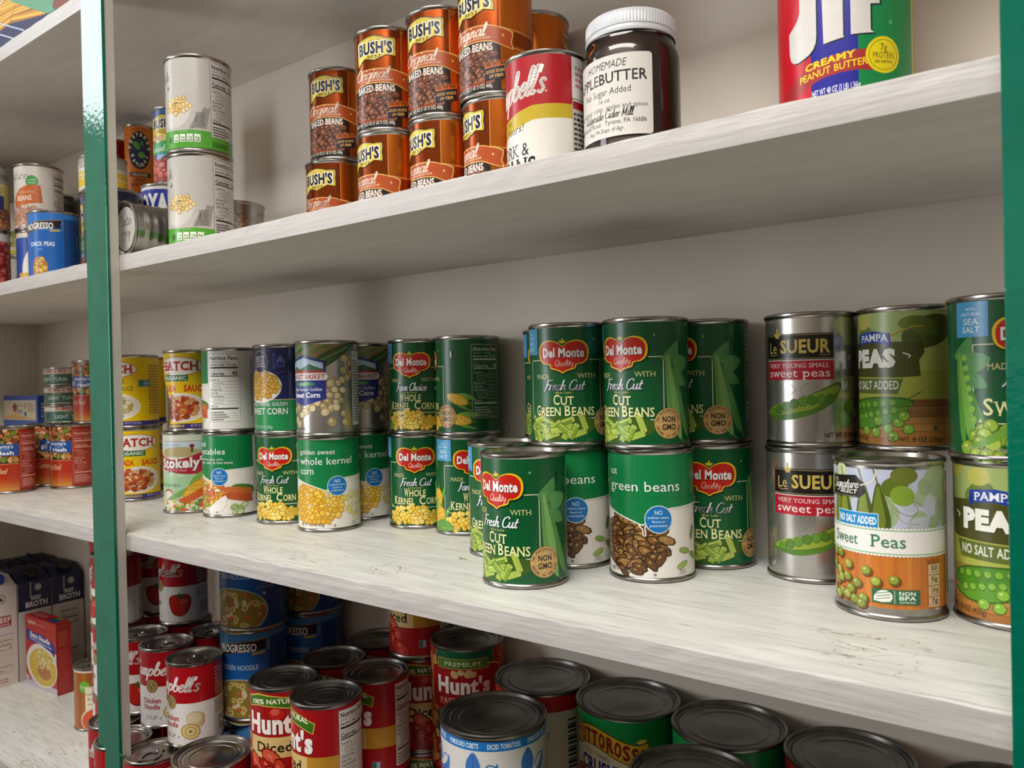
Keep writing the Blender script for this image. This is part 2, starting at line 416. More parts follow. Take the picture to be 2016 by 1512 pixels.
        if cal: s.text(cal, u1 - m, v1 - H * .31, H * .055, inkc, al='r', b=.03)
        s.rect(u0 + m, v1 - H * .335, u1 - m, v1 - H * .32, inkc)
        rows = ['Total Fat 1g', '  Saturated Fat 0g', '  Trans Fat 0g', 'Cholesterol 0mg', 'Sodium 10mg', 'Total Carbohydrate', '  Dietary Fiber 2g', '  Total Sugars 7g', 'Protein 2g']
        y = v1 - H * .39
        for t in rows:
            ind = 2 if t[0] == ' ' else 0
            s.text(t.strip(), u0 + m + ind * W * .05, y, H * .024, inkc, al='l', b=0 if ind else .025, w=W * (.022 if ind else .026) * len(t.strip()))
            s.rect(u0 + m, y - H * .014, u1 - m, y - H * .011, inkc)
            y -= H * .0485
        s.rect(u0 + m, y + H * .01, u1 - m, y + H * .03, inkc)
        for i in range(4):
            y -= H * .036
            if y < v0 + H * .02: break
            s.rect(u0 + m, y, u0 + W * (.5 + .08 * (i % 3)), y + H * .012, inkc)
            s.rect(u0 + m, y - H * .012, u1 - m, y - H * .009, inkc)
    def small(s, u0, v0, u1, v1, col, n=6, seed=3, wd=.5):
        """fine print too small to read: rows of short dashes"""
        rnd = random.Random(seed); h = (v1 - v0) / n; out = []
        for i in range(n):
            x = u0; y = v1 - (i + .5) * h; end = u1 - rnd.random() * (u1 - u0) * .25
            while x < end:
                l = rnd.uniform(.8, 2.6) * h * .5
                out.append([(x, y - h * wd / 2), (min(x + l, end), y - h * wd / 2), (min(x + l, end), y + h * wd / 2), (x, y + h * wd / 2)]); x += l + h * .3
        s.put(out, col)
    # --- meshing
    def build(s, name, M=None, dent=None):
        """wrapped round radius R (origin at the base centre), or flat through matrix-like function M(u, v, off)"""
        V, FC, MI, NO, cols = [], [], [], [], []
        ci = {}
        if s.R:
            n = s.seg; w = 2 * pi * s.R / n
            def strips(p):
                us = [q[0] for q in p]; a, b = min(us), max(us)
                i0, i1 = floor(a / w + 1e-7), floor(b / w - 1e-7)
                if i1 <= i0: yield i0, p; return
                for i in range(i0, i1 + 1):
                    c = clip(clip(p, i * w, 1), (i + 1) * w, -1)
                    if len(c) > 2: yield i, c
            def clip(p, x, sg):
                out = []
                for j in range(len(p)):
                    a, b = p[j - 1], p[j]
                    ia, ib = (a[0] - x) * sg >= 0, (b[0] - x) * sg >= 0
                    if ia != ib:
                        t = (x - a[0]) / (b[0] - a[0]); out.append((x, a[1] + (b[1] - a[1]) * t))
                    if ib: out.append(b)
                return out
        for p, col, k in s.F:
            if col not in ci: ci[col] = len(cols); cols.append(col)
            off = .15 + k * s.STEP
            if s.R:
                for i, c in strips(p):
                    a0, a1 = 2 * pi * i / n, 2 * pi * (i + 1) / n; rr = (s.R + off) / 1000
                    ar = sum(c[j - 1][0] * c[j][1] - c[j][0] * c[j - 1][1] for j in range(len(c)))
                    if abs(ar) < 1e-7: continue
                    if ar < 0: c = c[::-1]
                    b0 = len(V)
                    for u, v in c:
                        t = u / w - i
                        x0, y0, x1, y1 = sin(a0), -cos(a0), sin(a1), -cos(a1)
                        V.append((rr * (x0 + (x1 - x0) * t), rr * (y0 + (y1 - y0) * t), v / 1000))
                        aa = u / s.R; NO.append((sin(aa), -cos(aa), 0))
                    FC.append(tuple(range(b0, b0 + len(c)))); MI.append(ci[col])
            else:
                ar = sum(p[j - 1][0] * p[j][1] - p[j][0] * p[j - 1][1] for j in range(len(p)))
                if abs(ar) < 1e-7: continue
                if ar < 0: p = p[::-1]
                b0 = len(V)
                for u, v in p: V.append(M(u / 1000, v / 1000, off / 1000))
                FC.append(tuple(range(b0, b0 + len(p)))); MI.append(ci[col])
        if dent: V = [dent(*v) for v in V]
        me = bpy.data.meshes.new(name); me.from_pydata(V, [], FC)
        for c in cols: me.materials.append(ink(c))
        me.polygons.foreach_set('material_index', MI)
        if s.R:
            me.polygons.foreach_set('use_smooth', [True] * len(FC))
            me.normals_split_custom_set_from_vertices(NO)
        me.update()
        return me
# ------------------------------------------------------------------ label designs (measurements in mm; d = mm per degree round the can)
def inell(u0, v0, a, b, lo=-1e9, hi=1e9):
    return lambda u, v: ((u - u0) / a) ** 2 + ((v - v0) / b) ** 2 < 1 and lo < v < hi
def inbox(u0, v0, u1, v1):
    return lambda u, v: u0 < u < u1 and v0 < v < v1
def wrapper(col, R=.0381, H=.1127, v0=4.5, v1=None):
    A = Art(R - .0014); h = H * 1000
    A.v0, A.v1 = v0, v1 or h - 4.5
    A.full = pi * A.R
    A.rect(-A.full, A.v0, A.full, A.v1, col)
    return A
def shield(A, cu, cv, s=1):
    P = [(0, 27), (5, 30.6), (13, 32.8), (20.5, 31.5), (25.3, 27), (26.5, 20.5), (24.8, 13.6), (20, 9.8), (13.6, 8.6), (12.2, 5), (7.5, 3.4), (3, 2), (0, 0)]
    P = P + [(-x, y) for x, y in P[-2:0:-1]]
    def sh(k, du=0, dv=0): return [(cu + du + x * s * k, cv + dv + (y - 17) * s * k) for x, y in P]
    A.poly(sh(1.03, .5, -1), '06291c', 3)
    A.poly(sh(1), 'e8c417', 3); A.poly(sh(.92), 'c01e12', 3)
    for du, dv, c in ((.5, -.5, '2a1412'), (0, 0, 'f0efec')):
        A.text('Del Monte', cu + du, cv - .8 * s + dv, 8.6 * s, c, w=43 * s, b=.035, se=.7)
    A.script('Quality', cu + 1, cv - 9.6 * s, 6.2 * s, 'f0d9c8', .55 * s, .12, w=18 * s)
    for r, l in ((0, 5), (52, 3.2), (-52, 3.2)):
        A.ell(cu - sin(radians(r)) * 2.4 * s, cv + 12.6 * s + cos(radians(r)) * 2, 1 * s, l * .55 * s, 'd9b822', r, 12)
def nongmo(A, u, v, r=11.3):
    A.ell(u, v, r, r, '9c7a45', n=36); A.ell(u, v, r * .97, r * .97, 'cda566', n=36)
    A.ell(u, v, r * .66, r * .66, 'a88550', n=30); A.ell(u, v, r * .63, r * .63, 'd0aa6c', n=30)
    A.text('NON', u, v + r * .08, r * .36, '2a2018', w=r * .98, b=.035); A.text('GMO', u, v - r * .42, r * .36, '2a2018', w=r * 1.02, b=.035)
    A.around('NO PRESERVATIVES', u, v, r * .82, r * .15, '2a2018', 90, .02, step=10)
    A.around('GROWN IN THE USA', u, v, r * .82, r * .15, '2a2018', 270, .02, True, step=10)
def beanpile(A, u0, u1, v0, v1, seed, cols=('93ad3c', '7f9c34', 'a6bb4e', '6d8a2e'), dark='3c5a1c'):
    rnd = random.Random(seed)
    A.poly([(u0, v0 + 9), (u0 + 3, v1 - 4), (u0 + 14, v1 - 1), ((u0 + u1) / 2, v1 - 2), (u1 - 8, v1 - 3), (u1, v0 + 14), (u1 - 12, v0 + 6), ((u0 + u1) / 2, v0 + 1), (u0 + 16, v0)], dark, 3)
    n = 0
    while n < 24:
        u, v = rnd.uniform(u0 + 4, u1 - 6), rnd.uniform(v0 + 4, v1 - 4)
        f = (u - u0) / (u1 - u0)
        if v < v0 + 2 + 10 * abs(f - .45) ** 1.2: continue
        r = rnd.choice((-24, -38, 18, 30, 62, -70, 8)); l = rnd.uniform(5, 8); c = rnd.choice(cols)
        ca, sa = cos(radians(r)), sin(radians(r)); wd = 2.7
        def q(x, y): return (u + x * ca - y * sa, v + x * sa + y * ca)
        A.poly([q(-l - .5, -wd - .4), q(l + .5, -wd - .4), q(l + .5, wd + .4), q(-l - .5, wd + .4)], dark)
        A.poly([q(-l, -wd), q(l, -wd), q(l, wd), q(-l, wd)], c)
        A.poly([q(-l, .4), q(l, .4), q(l, 1.8), q(-l, 1.8)], 'b9cc62' if n % 2 else 'a3b94c')
        A.ell(*q(l, 0), 1.3, wd, 'c3d070', r, 12); A.ell(*q(l, 0), .7, wd * .6, '86a03a', r, 10)
        n += 1
def pods(A, u, v, s=1, cols=('5f9a4a', '7cb060', '528f48')):
    """long bean pods with three leaves on top"""
    for pts, c in (([(-4, 78), (12, 92), (13, 80), (10, 72), (2, 74)], '4f8f4e'), ([(8, 76), (14, 80), (26, 76), (22, 68), (12, 64), (8, 68)], '5a9a56'), ([(9, 66), (18, 64), (24, 54), (14, 54), (10, 58)], '529250')):
        A.poly([(u + x * s, v + y * s) for x, y in pts], c, 4)
        c0 = (sum(p[0] for p in pts) / len(pts), sum(p[1] for p in pts) / len(pts))
        A.line([(u + pts[0][0] * s, v + pts[0][1] * s), (u + c0[0] * s, v + c0[1] * s)], .35, '7fae72')
    A.poly([(u - 1 * s, v + 77 * s), (u + 1 * s, v + 76 * s), (u + 7 * s, v + 30 * s), (u + 6 * s, v + 12 * s), (u + 1.5 * s, v + 22 * s)], cols[0], 3)
    A.poly([(u + 1 * s, v + 77 * s), (u + 5 * s, v + 72 * s), (u + 14 * s, v + 30 * s), (u + 16 * s, v + 8 * s), (u + 8 * s, v + 20 * s)], cols[1], 3)
    A.poly([(u + 4 * s, v + 73 * s), (u + 9 * s, v + 64 * s), (u + 24 * s, v + 24 * s), (u + 27 * s, v + 10 * s), (u + 17 * s, v + 20 * s)], cols[2], 3)
    A.line([(u + 3 * s, v + 74 * s), (u + 12 * s, v + 40 * s), (u + 15 * s, v + 14 * s)], .5, '8fbf74')
    A.line([(u + 16 * s, v + 9 * s), (u + 19 * s, v + 5 * s), (u + 21 * s, v + 5.5 * s)], .6, '7fae62'); A.line([(u + 26 * s, v + 12 * s), (u + 29 * s, v + 6 * s), (u + 31 * s, v + 7 * s)], .6, '7fae62')
def corn_ear(A, u, v, L, wd, rot, seed=2):
    ca, sa = cos(radians(rot)), sin(radians(rot))
    def q(x, y): return (u + x * ca - y * sa, v + x * sa + y * ca)
    for k in (-1, 0, 1):
        A.poly([q(-L * .3, k * wd * .5), q(L * .3, k * wd * 1.2 + wd * .5), q(L * .95, k * wd * 1.3), q(L * .3, k * wd * .9 - wd * .4)], ('5f9a3c', '3f7d2f', '78ac4a')[k + 1], 3)
    A.ell(u, v, L * .62, wd, 'c9921c', rot, 24)
    for i in range(-5, 6):
        for j in range(-2, 3):
            x, y = i * L * .1, j * wd * .36 * (1 - .06 * abs(i) ** 1.3)
            if (x / (L * .6)) ** 2 + (y / wd) ** 2 < .95: A.ell(*q(x, y), L * .05, wd * .17, ('e9bd3c', 'f0cd5a', 'dfae2e')[(i + j) % 3], rot, 8)
def dm(kind, H=.1127):
    A = wrapper('06552b', H=H); d = A.d
    fr = 'd9cf9a'
    A.frame(-37.5, 25, 38, 79, .7, 'e6e2c6')
    if kind == 'peas':
        pods(A, -50, 0, .92, ('5f9a3c', '79b04c', '4f8a38'))
        for i in range(7): A.ell(-44 + 1.1 * i, 70 - 7 * i, 2.2, 2.2, '8fbf4a', 0, 12)
        A.blobs(inell(0, 11, 44, 17), (-44, 3, 44, 28), 7.4, ('9ab83a', '8aab32', 'abc64a'), '55781f', 5, 1.05, 1.15, 'c8d878')
        A.poly([(-44, 6), (-20, 22), (-8, 27), (-22, 14)], '6fa03a', 3)
    elif kind == 'beans':
        beanpile(A, -38, 32, 2 + 3, 29, 4)
        pods(A, 40, 0, 1)
    else:
        A.blobs(inell(-4, 12, 32, 16), (-38, 5, 30, 28), 5.2, ('eac43a', 'f0d158', 'e2b52c', 'f3da70'), 'a8781a', 6, 1.15, 1.2, 'f8eaa0')
        A.rect(18, 10, 33, 20, 'd9b23c'); A.line([(8, 16), (32, 16)], .5, 'b98f24')
        corn_ear(A, 56, 41, 22, 5.6, -20); corn_ear(A, 58, 18, 24, 6, -8)
        if kind == 'farm':
            corn_ear(A, -50, 40, 20, 9, 80); corn_ear(A, -46, 20, 20, 9, 70)
            A.poly([(-58, 8), (-40, 18), (-24, 8), (-40, 3.5)], '5f9a3c', 3)
    shield(A, 0, 82, .93)
    A.text('®', 29, 99, 1.8, 'b9cf7a') if False else A.ell(30, 97, 1.1, 1.1, '7fae62', n=12)
    A.text('MADE', -20.5, 61.5, 4.3, 'd3cf8c', w=15, se=.6); A.text('WITH', 22, 62, 4.3, 'd3cf8c', w=18, se=.6)
    nm = 'Farm Choice' if kind == 'farm' else 'Fresh Cut'
    A.script(nm, .6, 50.9, 9, '04261a', 1.2, .22, w=38); A.script(nm, 0, 51.4, 9, 'e6e8f0', 1.2, .22, w=38)
    A.text({'beans': '· Blue Lake ·', 'peas': '', }.get(kind, '· Golden Sweet ·'), 0, 48, 2.1, 'c9c872', sh=.2, w=19) if kind != 'peas' else None
    y = 'f0eaa8'
    def caps(first, rest, u, v, h, w):
        f = .2 if len(rest) > 3 else .33
        A.text(first, u - w / 2, v, h * 1.22, y, w=w * f, al='l', b=.012, se=1); A.text(rest, u + w / 2, v, h, y, w=w * (1 - f - .02), al='r', b=.012, se=1)
    if kind == 'beans':
        caps('C', 'UT', 0, 38, 7.4, 19); caps('G', 'REEN', -15.5, 28, 7.6, 27); caps('B', 'EANS', 15, 28, 7.6, 29)
    elif kind == 'peas':
        caps('S', 'WEET', -14, 31, 9, 34); caps('P', 'EAS', 20, 31, 9, 28)
    else:
        caps('W', 'HOLE', 0, 39, 7.4, 26); caps('K', 'ERNEL', -14.5, 29.4, 7.4, 28); caps('C', 'ORN', 16.5, 29.4, 7.4, 24)
    A.poly([(-34, 26), (-31, 26), (-32.5, 29)], 'd9cf9a')
    if kind != 'peas': nongmo(A, 42, 22, 13.2)
    A.rect(-50, 84, -26.5, A.v1, '4f9fd0') if kind != 'corn' else A.rect(-50, 84, -34, A.v1, '4f9fd0')
    for t, v, h, w in (('WITH', 102, 2, 7), ('NATURAL', 98.6, 2, 14), ('SEA', 92.5, 4, 11), ('SALT', 87, 4, 13)):
        A.text(t, -38.4 if kind != 'corn' else -42, v, h, 'dcebf4', w=w, b=.01)
    A.frame(72.5, 19, 111, 103, .5, '7d9a58'); A.nutri(73.5, 20, 110, 102, None, 'c9d0b8', '60')
    A.rect(49, 88, 51, 95, 'd9dcd8') if kind == 'farm' else A.rect(55, 86, 57.5, 97, '0a3f27')
    if kind != 'beans': A.text('NET WT 15.25 OZ (432g)', -30, 6.5, 2.4, 'd9cf9a', w=26)
    if kind == 'peas': A.text('NET WT 15 OZ (425g)', 0, 7, 3.2, 'c8cc8a', w=34)
    return A
def store(kind):
    """green and white store label with a curved lower edge"""
    A = wrapper('e6e1d9'); d = A.d; g = '0f7a42'
    P = []
    for i in range(41):
        a = -100 + 195 * i / 40.
        if a < 2: v = 48 + 17 * min(1, (2 - a) / 87.) ** .8
        else: v = 48 + 15 * min(1, (a - 2) / 34.) ** .6 + 2 * max(0, (a - 36) / 60.)
        P.append((a * d, v))
    A.poly(P + [(95 * d, A.v1), (-100 * d, A.v1)], g)
    # picture under the curve
    if kind in ('cut', 'french'):
        cols, dk, sz, asp = ('7a5228', '8a6232', '6b4420', '9a7440', '5f3c1c'), '2f1a0a', 8.2, 2.2
    elif kind == 'corn': cols, dk, sz, asp = ('e6b83a', 'edc854', 'dba82c'), 'a87718', 5.2, 1.15
    else: cols, dk, sz, asp = ('d98a3a', 'e8c24a', 'd06a3a', 'efe2c0', '8fae4a', 'e0a84a'), '9a5a24', 6.5, 1.3
    A.ell(-22 * d, 32, 60 * d, 26, 'f4f0ea', n=40)
    def ins(u, v):
        a = u / d
        return ((a + 22) / 56.) ** 2 + ((v - 33) / 24.) ** 2 < 1 and v < 66
    if asp > 2: A.ell(-22 * d, 33, 55 * d, 23.4, '3d2410', n=40)
    A.blobs(ins, (-80 * d, 8, 36 * d, 66), sz, cols, dk, 8, asp, 1.45 if asp > 2 else 1.15, 'a8844e' if asp > 2 else None, edge=1.2)
    A.poly(P + [(95 * d, 72), (-100 * d, 72)], g)
    A.line([p for p in P if p[0] < 3 * d], 1.1, 'f4f1ea'); A.line([p for p in P if p[0] > 1 * d], .9, 'f4f1ea')
    A.line(spline([(-4 * d, 49), (1 * d, 45), (1.5 * d, 41), (4 * d, 40), (5 * d, 43), (4 * d, 47), (9 * d, 51)], 5), 1.1, 'f4f1ea')
    A.ell(22 * d, 54, 11.8, 11.8, 'e9edf0', n=36); A.ell(22 * d, 54, 11.2, 11.2, '1873b8', n=36)
    for t, v, h, w in (('NO', 58, 3.6, 7), ('artificial colors,', 54.6, 2, 18.6), ('flavors or', 51.2, 2, 11), ('preservatives', 47.8, 2, 15)): A.text(t, 22 * d, v, h, 'e4edf4', w=w)
    A.ell(-71 * d, 84, 11 * d, 21, 'dfe9e2', n=36); A.ell(-71 * d, 84, 10.3 * d, 20, g, n=36); A.text('food club', -72 * d, 82, 4, 'e4ede6', w=12)
    L = -53 * d; wh = 'f0f1ee'
    if kind == 'cut': A.text('cut', L, 91, 6.4, wh, al='l', w=10); A.text('green beans', L, 77.5, 8.4, wh, al='l', w=68)
    if kind == 'french': A.text('french style', L, 91, 6.4, wh, al='l', w=36); A.text('green beans', L, 78, 8.4, wh, al='l', w=68)
    if kind == 'corn':
        A.text('golden sweet', L, 91.5, 5.8, wh, al='l', w=46); A.text('whole kernel', L, 79.5, 8.4, wh, al='l', w=68); A.text('corn', L, 68, 8.4, wh, al='l', w=21)
    if kind == 'mixed':
        A.text('mixed', L, 94, 7, wh, al='l', w=27); A.text('vegetables', L, 84, 7.4, wh, al='l', w=57)
        A.text('carrots, potatoes, peas, corn,', L, 76, 3, wh, al='l', w=54); A.text('green beans, celery & lima beans', L, 71.4, 3, wh, al='l', w=66)
    # right side picture
    if kind == 'mixed':
        A.poly([(45 * d, 36), (90 * d, 30), (92 * d, 40), (55 * d, 44)], '4a7a34', 3)
        for y, c in ((30, 'c96a34'), (22, 'b9552a')):
            A.poly([(28 * d, y + 5), (86 * d, y - 3), (90 * d, y + 3), (86 * d, y + 7), (40 * d, y + 11)], c, 3)
        A.blobs(inell(60 * d, 12, 12, 6), (48 * d, 6, 76 * d, 18), 6, ('9db86a', 'c9d7a0'), '5a7a34', 3)
        A.poly([(-75 * d, 16), (-20 * d, 8), (34 * d, 30), (28 * d, 10), (-10 * d, 6), (-70 * d, 6)], 'ece7df', 3)
    elif kind == 'corn':
        A.blobs(inell(62 * d, 30, 20, 16), (40 * d, 10, 88 * d, 48), 5, ('ddd29a', 'e6deb8', 'd8c878'), 'cfc7a0', 3, 1.1, .9)
    else:
        for (u, v, r, c) in ((60, 26, -12, '8aa84e'), (56, 14, 20, '9ab65a'), (78, 40, 70, '6d8a3c'), (80, 20, -30, '7a984a')):
            A.ell(u * d, v, 6.5, 2.6, '5f7a34', r, 14); A.ell(u * d, v, 6, 2.2, c, r, 14)
    A.text({'cut': 'NET WT 14.5 OZ (411g)', 'french': 'NET WT 14.5 OZ (411g)'}.get(kind, 'NET WT 15.25 OZ (432g)'), -28 * d, 7.5, 3.2, '4a3a2c', w=32, b=.01)
    A.ell(16 * d, 7.5, 1.2, 1.2, '8a8278', n=12); A.text('SERVING', 56 * d, 8.6, 1.5, '6a6058', w=7); A.text('SUGGESTION', 56 * d, 6.4, 1.5, '6a6058', w=9)
    A.rect(96 * d, A.v0, A.full, A.v1, 'dfdcd6'); A.nutri(98 * d, 14, 163 * d, 104, 'eceae5', '1c1c1c', '45')
    A.small(-172 * d, 20, -167 * d, 100, '3a3a38', 24, 5, .4)
    A.rect(-163 * d, 48, -125 * d, 103, '35603a'); A.rect(-162 * d, 70, -127 * d, 90, 'b9c59a'); A.small(-161 * d, 50, -128 * d, 70, 'd8dcc8', 8)
    for i in range(16): A.rect((-158 + i * 1.8) * d, 14, (-158 + i * 1.8 + (.6 + .7 * (i * 7 % 3) / 2)) * d, 32, '1c1c1c')
    return A
def hatch(kind):
    A = wrapper('e8c20c'); d = A.d
    W = 55 * d
    A.rect(-A.full, A.v0, A.full, 11, '3c2f78'); A.text('MEDIUM', -16 * d, 6.4, 3, 'd9c24a', w=12, b=.02); A.text('MEDIUM', 4 * d, 6.4, 3, 'd9c24a', w=12, b=.02); A.text('NET WT 15 OZ (425g)', 44 * d, 6.4, 3, 'cfc8e0', w=24)
    A.ell(0, 90, W, 13.2, 'a8271c', n=44); A.ell(0, 90, W - .9, 12.3, 'f0ebe2', n=44)
    for s_ in (1,):
        A.text('HATCH', 0, 84.6, 11.6, 'b5201c', w=W * 1.66, b=.04, se=1); A.ell(W - 6, 85, .9, .9, 'b5201c', n=10)
    if kind == 'red':
        A.rect(-W * .8, 69.5, W * .42, 78, '1d6a3c'); A.text('ORGANIC', -W * .2, 71.4, 4.8, 'f0eee8', w=W * 1.12, b=.02, se=.8)
        A.text('ENCHILADA', -W * .62, 55.5, 8.2, 'cf3f12', w=W * 1.1, b=.05); A.text('SAUCE', W * .66, 55.5, 8.2, 'cf3f12', w=W * .82, b=.05)
    else:
        A.text('GREEN CHILE', -W * .1, 68, 7.2, '2f5c1e', w=W * 1.2, b=.01); A.text('ENCHILADA SAUCE', -W * .02, 57, 7.2, '2f5c1e', w=W * 1.7, b=.01)
        A.rect(W + 1, 63, W + 21, 74, '6f8f9a'); A.rect(W + 2, 64, W + 9, 73, '3c7a5c'); A.text('NON GMO', W + 14, 67, 2, 'e8ecee', w=9)
    A.ell(W * .12, 33, W * 1.0, 20, 'efe9df', n=44); A.ell(W * .12, 33, W * .93, 18, 'e2d9cc', n=44)
    cols = ('c9542a', 'd9713c', 'b83f20', 'e8b98a', 'cf9a5a', '9a3a20') if kind == 'red' else ('d8c79a', 'cbb480', 'e3d6b2', '8fa04a', 'b99a60')
    A.blobs(inell(-W * .02, 33, W * .78, 15.5), (-W, 16, W, 50), 5.6, cols, '8a4a24' if kind == 'red' else '9a8450', 3 if kind == 'red' else 9, 1.4, 1.25)
    A.small(82 * d, 20, 130 * d, 98, '8a7014', 18, 4); A.rect(140 * d, 20, 172 * d, 96, 'd6ac10'); A.small(140 * d, 24, 170 * d, 94, '5a4a10', 20, 7)
    return A
def stokely():
    A = wrapper('cfd8c4'); d = A.d
    A.rect(-A.full, 22, A.full, 58, 'a9cfa4'); A.rect(-A.full, 58, A.full, A.v1, 'd9dccb')
    A.rect(-30, 78, 30, 100, 'a89a78'); A.rect(-29, 79, 29, 99, 'c9d6e4'); A.poly([(-29, 79), (-29, 88), (0, 92), (29, 86), (29, 79)], 'b8a878', 3)
    A.ell(14, 93, 3.4, 2.6, '8a2030', n=14); A.rect(12.5, 84, 15.5, 92, '5a4a3c'); A.text('Farm Fresh', -14, 93, 3, '4f7fb0', w=22, sh=.2)
    A.poly([(-48, 82), (-10, 74), (30, 84), (50, 86), (46, 62), (20, 54), (-20, 58), (-48, 66)], 'b01a34', 4)
    A.text("Stokely's", .8, 62.6, 13, '5a0f1c', w=71, b=.04, se=.5, rise=.03); A.text("Stokely's", 0, 63.4, 13, 'f2f1ee', w=71, b=.04, se=.5, rise=.03)
    A.text('FINEST VEGETABLES', -10, 58.6, 2.6, 'e8b8c0', w=34, rise=-.02); A.ell(34, 82, 3, 4.4, 'b9d0a0', -20, 14); A.ell(34, 82, 1.8, 3, '4f8f5a', -20, 14)
    A.script('No Salt', -26, 50, 8, 'f2f4ec', .9, .2, w=26); A.text('ADDED', -4, 51, 2.6, 'f2f4ec', w=14); A.text('MIXED VEGETABLES', -22, 37, 4, '2f6a44', w=40, se=.6)
    A.ell(-22, 26, 9, 8, 'c03a3a', n=20); A.ell(-22, 25, 7.6, 6.6, 'e6e2d8', n=20)
    A.poly([(-24, 20), (6, 36), (22, 44), (16, 34), (-10, 20)], '7fae5a', 3)
    corn_ear(A, 16, 34, 30, 7.5, 40); A.poly([(-14, 16), (10, 26), (48, 46), (50, 38), (16, 18), (-8, 13)], 'd2622a', 3); A.poly([(-8, 12), (30, 20), (50, 24), (48, 14), (20, 9)], '4f7a34', 3)
    A.blobs(inbox(-40, 5, 48, 17), (-40, 5, 48, 16), 4.6, ('5f9a4a', 'e8e6d8', 'cf6a34', 'd9b84a', '7fb05a', 'eae6d2'), None, 5, 1.2, 1.2)
    A.nutri(95 * d, 12, 160 * d, 100, 'e4e6dc', '2a2a28')
    return A
def bestcorn():
    A = wrapper('1c2560'); d = A.d
    A.rect(-A.full, A.v0, A.full, 42.5, '1f8a4e'); A.rect(-A.full, 42.5, A.full, 43.6, 'c9b070')
    A.ell(-14 * d, 60, 48 * d, 21, 'ece6da', n=40); A.poly([(-52 * d, 66), (-40 * d, 48), (-14 * d, 42.8), (8 * d, 44), (30 * d, 58), (20 * d, 62), (-20 * d, 60)], 'ece6da')
    A.blobs(inell(-14 * d, 62, 43 * d, 17), (-60 * d, 44, 32 * d, 80), 4.6, ('d9a83a', 'e2b84c', 'cf9a2e'), '8f6414', 3, 1.2, 1.2, 'efd080')
    A.ell(-12 * d, 91, 12.6, 14, 'd8c48a', n=36); A.ell(-12 * d, 91, 12, 13.3, '1c2560', n=36)
    A.text('BEST', -12 * d, 91, 7, 'e9e6dc', w=16, se=.7); A.text('CHOICE', -12 * d, 84, 6, 'e9e6dc', w=17, se=.7)
    b = '5a6ab0'; A.rect(18 * d, 82, 23 * d, 101, b); A.rect(19 * d, 83, 22 * d, 100, '2a3678'); A.poly([(25 * d, 84), (25 * d, 92), (32 * d, 99), (40 * d, 92), (40 * d, 84)], b); A.rect(27 * d, 85, 38 * d, 90, '2a3678'); A.line([(26 * d, 76), (44 * d, 79)], .8, b)
    A.text('WHOLE KERNEL GOLDEN', 0, 35.5, 4.4, 'e6ece6', w=90 * d, b=.01); A.text('SWEET CORN', 0, 25, 7.6, 'eef1ea', w=90 * d, b=.015)
    A.text('NET WT 15.25 OZ (432g)', -12 * d, 7.5, 3.4, 'd5e4d8', w=34)
    A.small(60 * d, 50, 100 * d, 58, '8a92c0', 2); A.nutri(110 * d, 46, 165 * d, 104, '1c2560', 'd0d4e6')
    return A
def basket():
    A = wrapper('b7b4b0f'); d = A.d
    rnd = random.Random(4)
    for i, c in enumerate(('5a7a3a', '7f9a54', '4a6a34', '8f8458', '6d7f44', '94744a', '3f5c30')):
        u = -40 + i * 11
        A.poly([(u - 6, 96 - .2 * i), (u + 24, A.v1), (u + 40, A.v1), (u + 2, 84 - .5 * i), (u - 24, 78)], c, 2); A.line([(u - 10, 86), (u + 30, 105)], .7, 'b9bb8a')
    kc = ('c9b888', 'b8a574', 'd6c89c', 'a89468')
    A.blobs(lambda u, v: inell(36, 52, 18, 16)(u, v) or inell(20, 38, 34, 7)(u, v) or inell(52, 72, 12, 8)(u, v) or inell(54, 90, 7, 7)(u, v), (-20, 20, 64, 96), 7, kc, '7f6c44', 3, 1.15, .92, 'e6dcb8')
    A.blobs(inell(-14, 26, 24, 12), (-40, 12, 10, 40), 7, kc, '8f7c54', 8, 1.15, .7, 'e6dcb8'); A.blobs(inell(40, 24, 22, 14), (20, 8, 64, 38), 7, kc, '8f7c54', 12, 1.15, .5, 'e6dcb8')
    A.poly([(-31, 44), (0, 36), (28, 44), (28, 88), (0, 96), (-31, 88)], '2a3580')
    A.poly([(-27, 76), (-27, 86), (0, 92.5), (25, 86), (25, 76)], 'b9cfe0'); A.poly([(-27, 76), (-16, 83), (-6, 79), (8, 85), (25, 79), (25, 75), (-27, 75)], '3c6a4a')
    A.rect(-27, 74, 26, 77.5, 'a8403a')
    A.poly([(-31, 66), (28, 66), (31, 70), (28, 74.5), (-31, 74.5)], 'e6dcdc'); A.text('MARKET BASKET', -1, 67.6, 5.2, '8f1f28', w=55, b=.02, sh=.12, se=.7)
    A.ell(0, 61.5, 15, 2.8, '3f8f5a', n=24); A.text('SELECT', 0, 60.2, 2.9, 'e8f0e8', w=15)
    A.text('Whole Kernel Golden', 0, 53.6, 3.8, 'e6e6ee', w=47, se=.8); A.text('Sweet Corn', 0, 46, 5.6, 'eeeef2', w=43, b=.03, se=.8)
    A.text('NET WT 15.25 OZ (432g)', -14, 8, 3, '5a5650', w=32)
    A.rect(94 * d, 12, 96 * d, A.v1, '4a5a6a'); A.rect(96 * d, 12, 128 * d, 100, 'cfd2d6'); A.text('Why?', 99 * d, 93, 5, '4a5058', al='l', w=10); A.small(99 * d, 16, 126 * d, 90, '4a4c50', 22, 6)
    return A
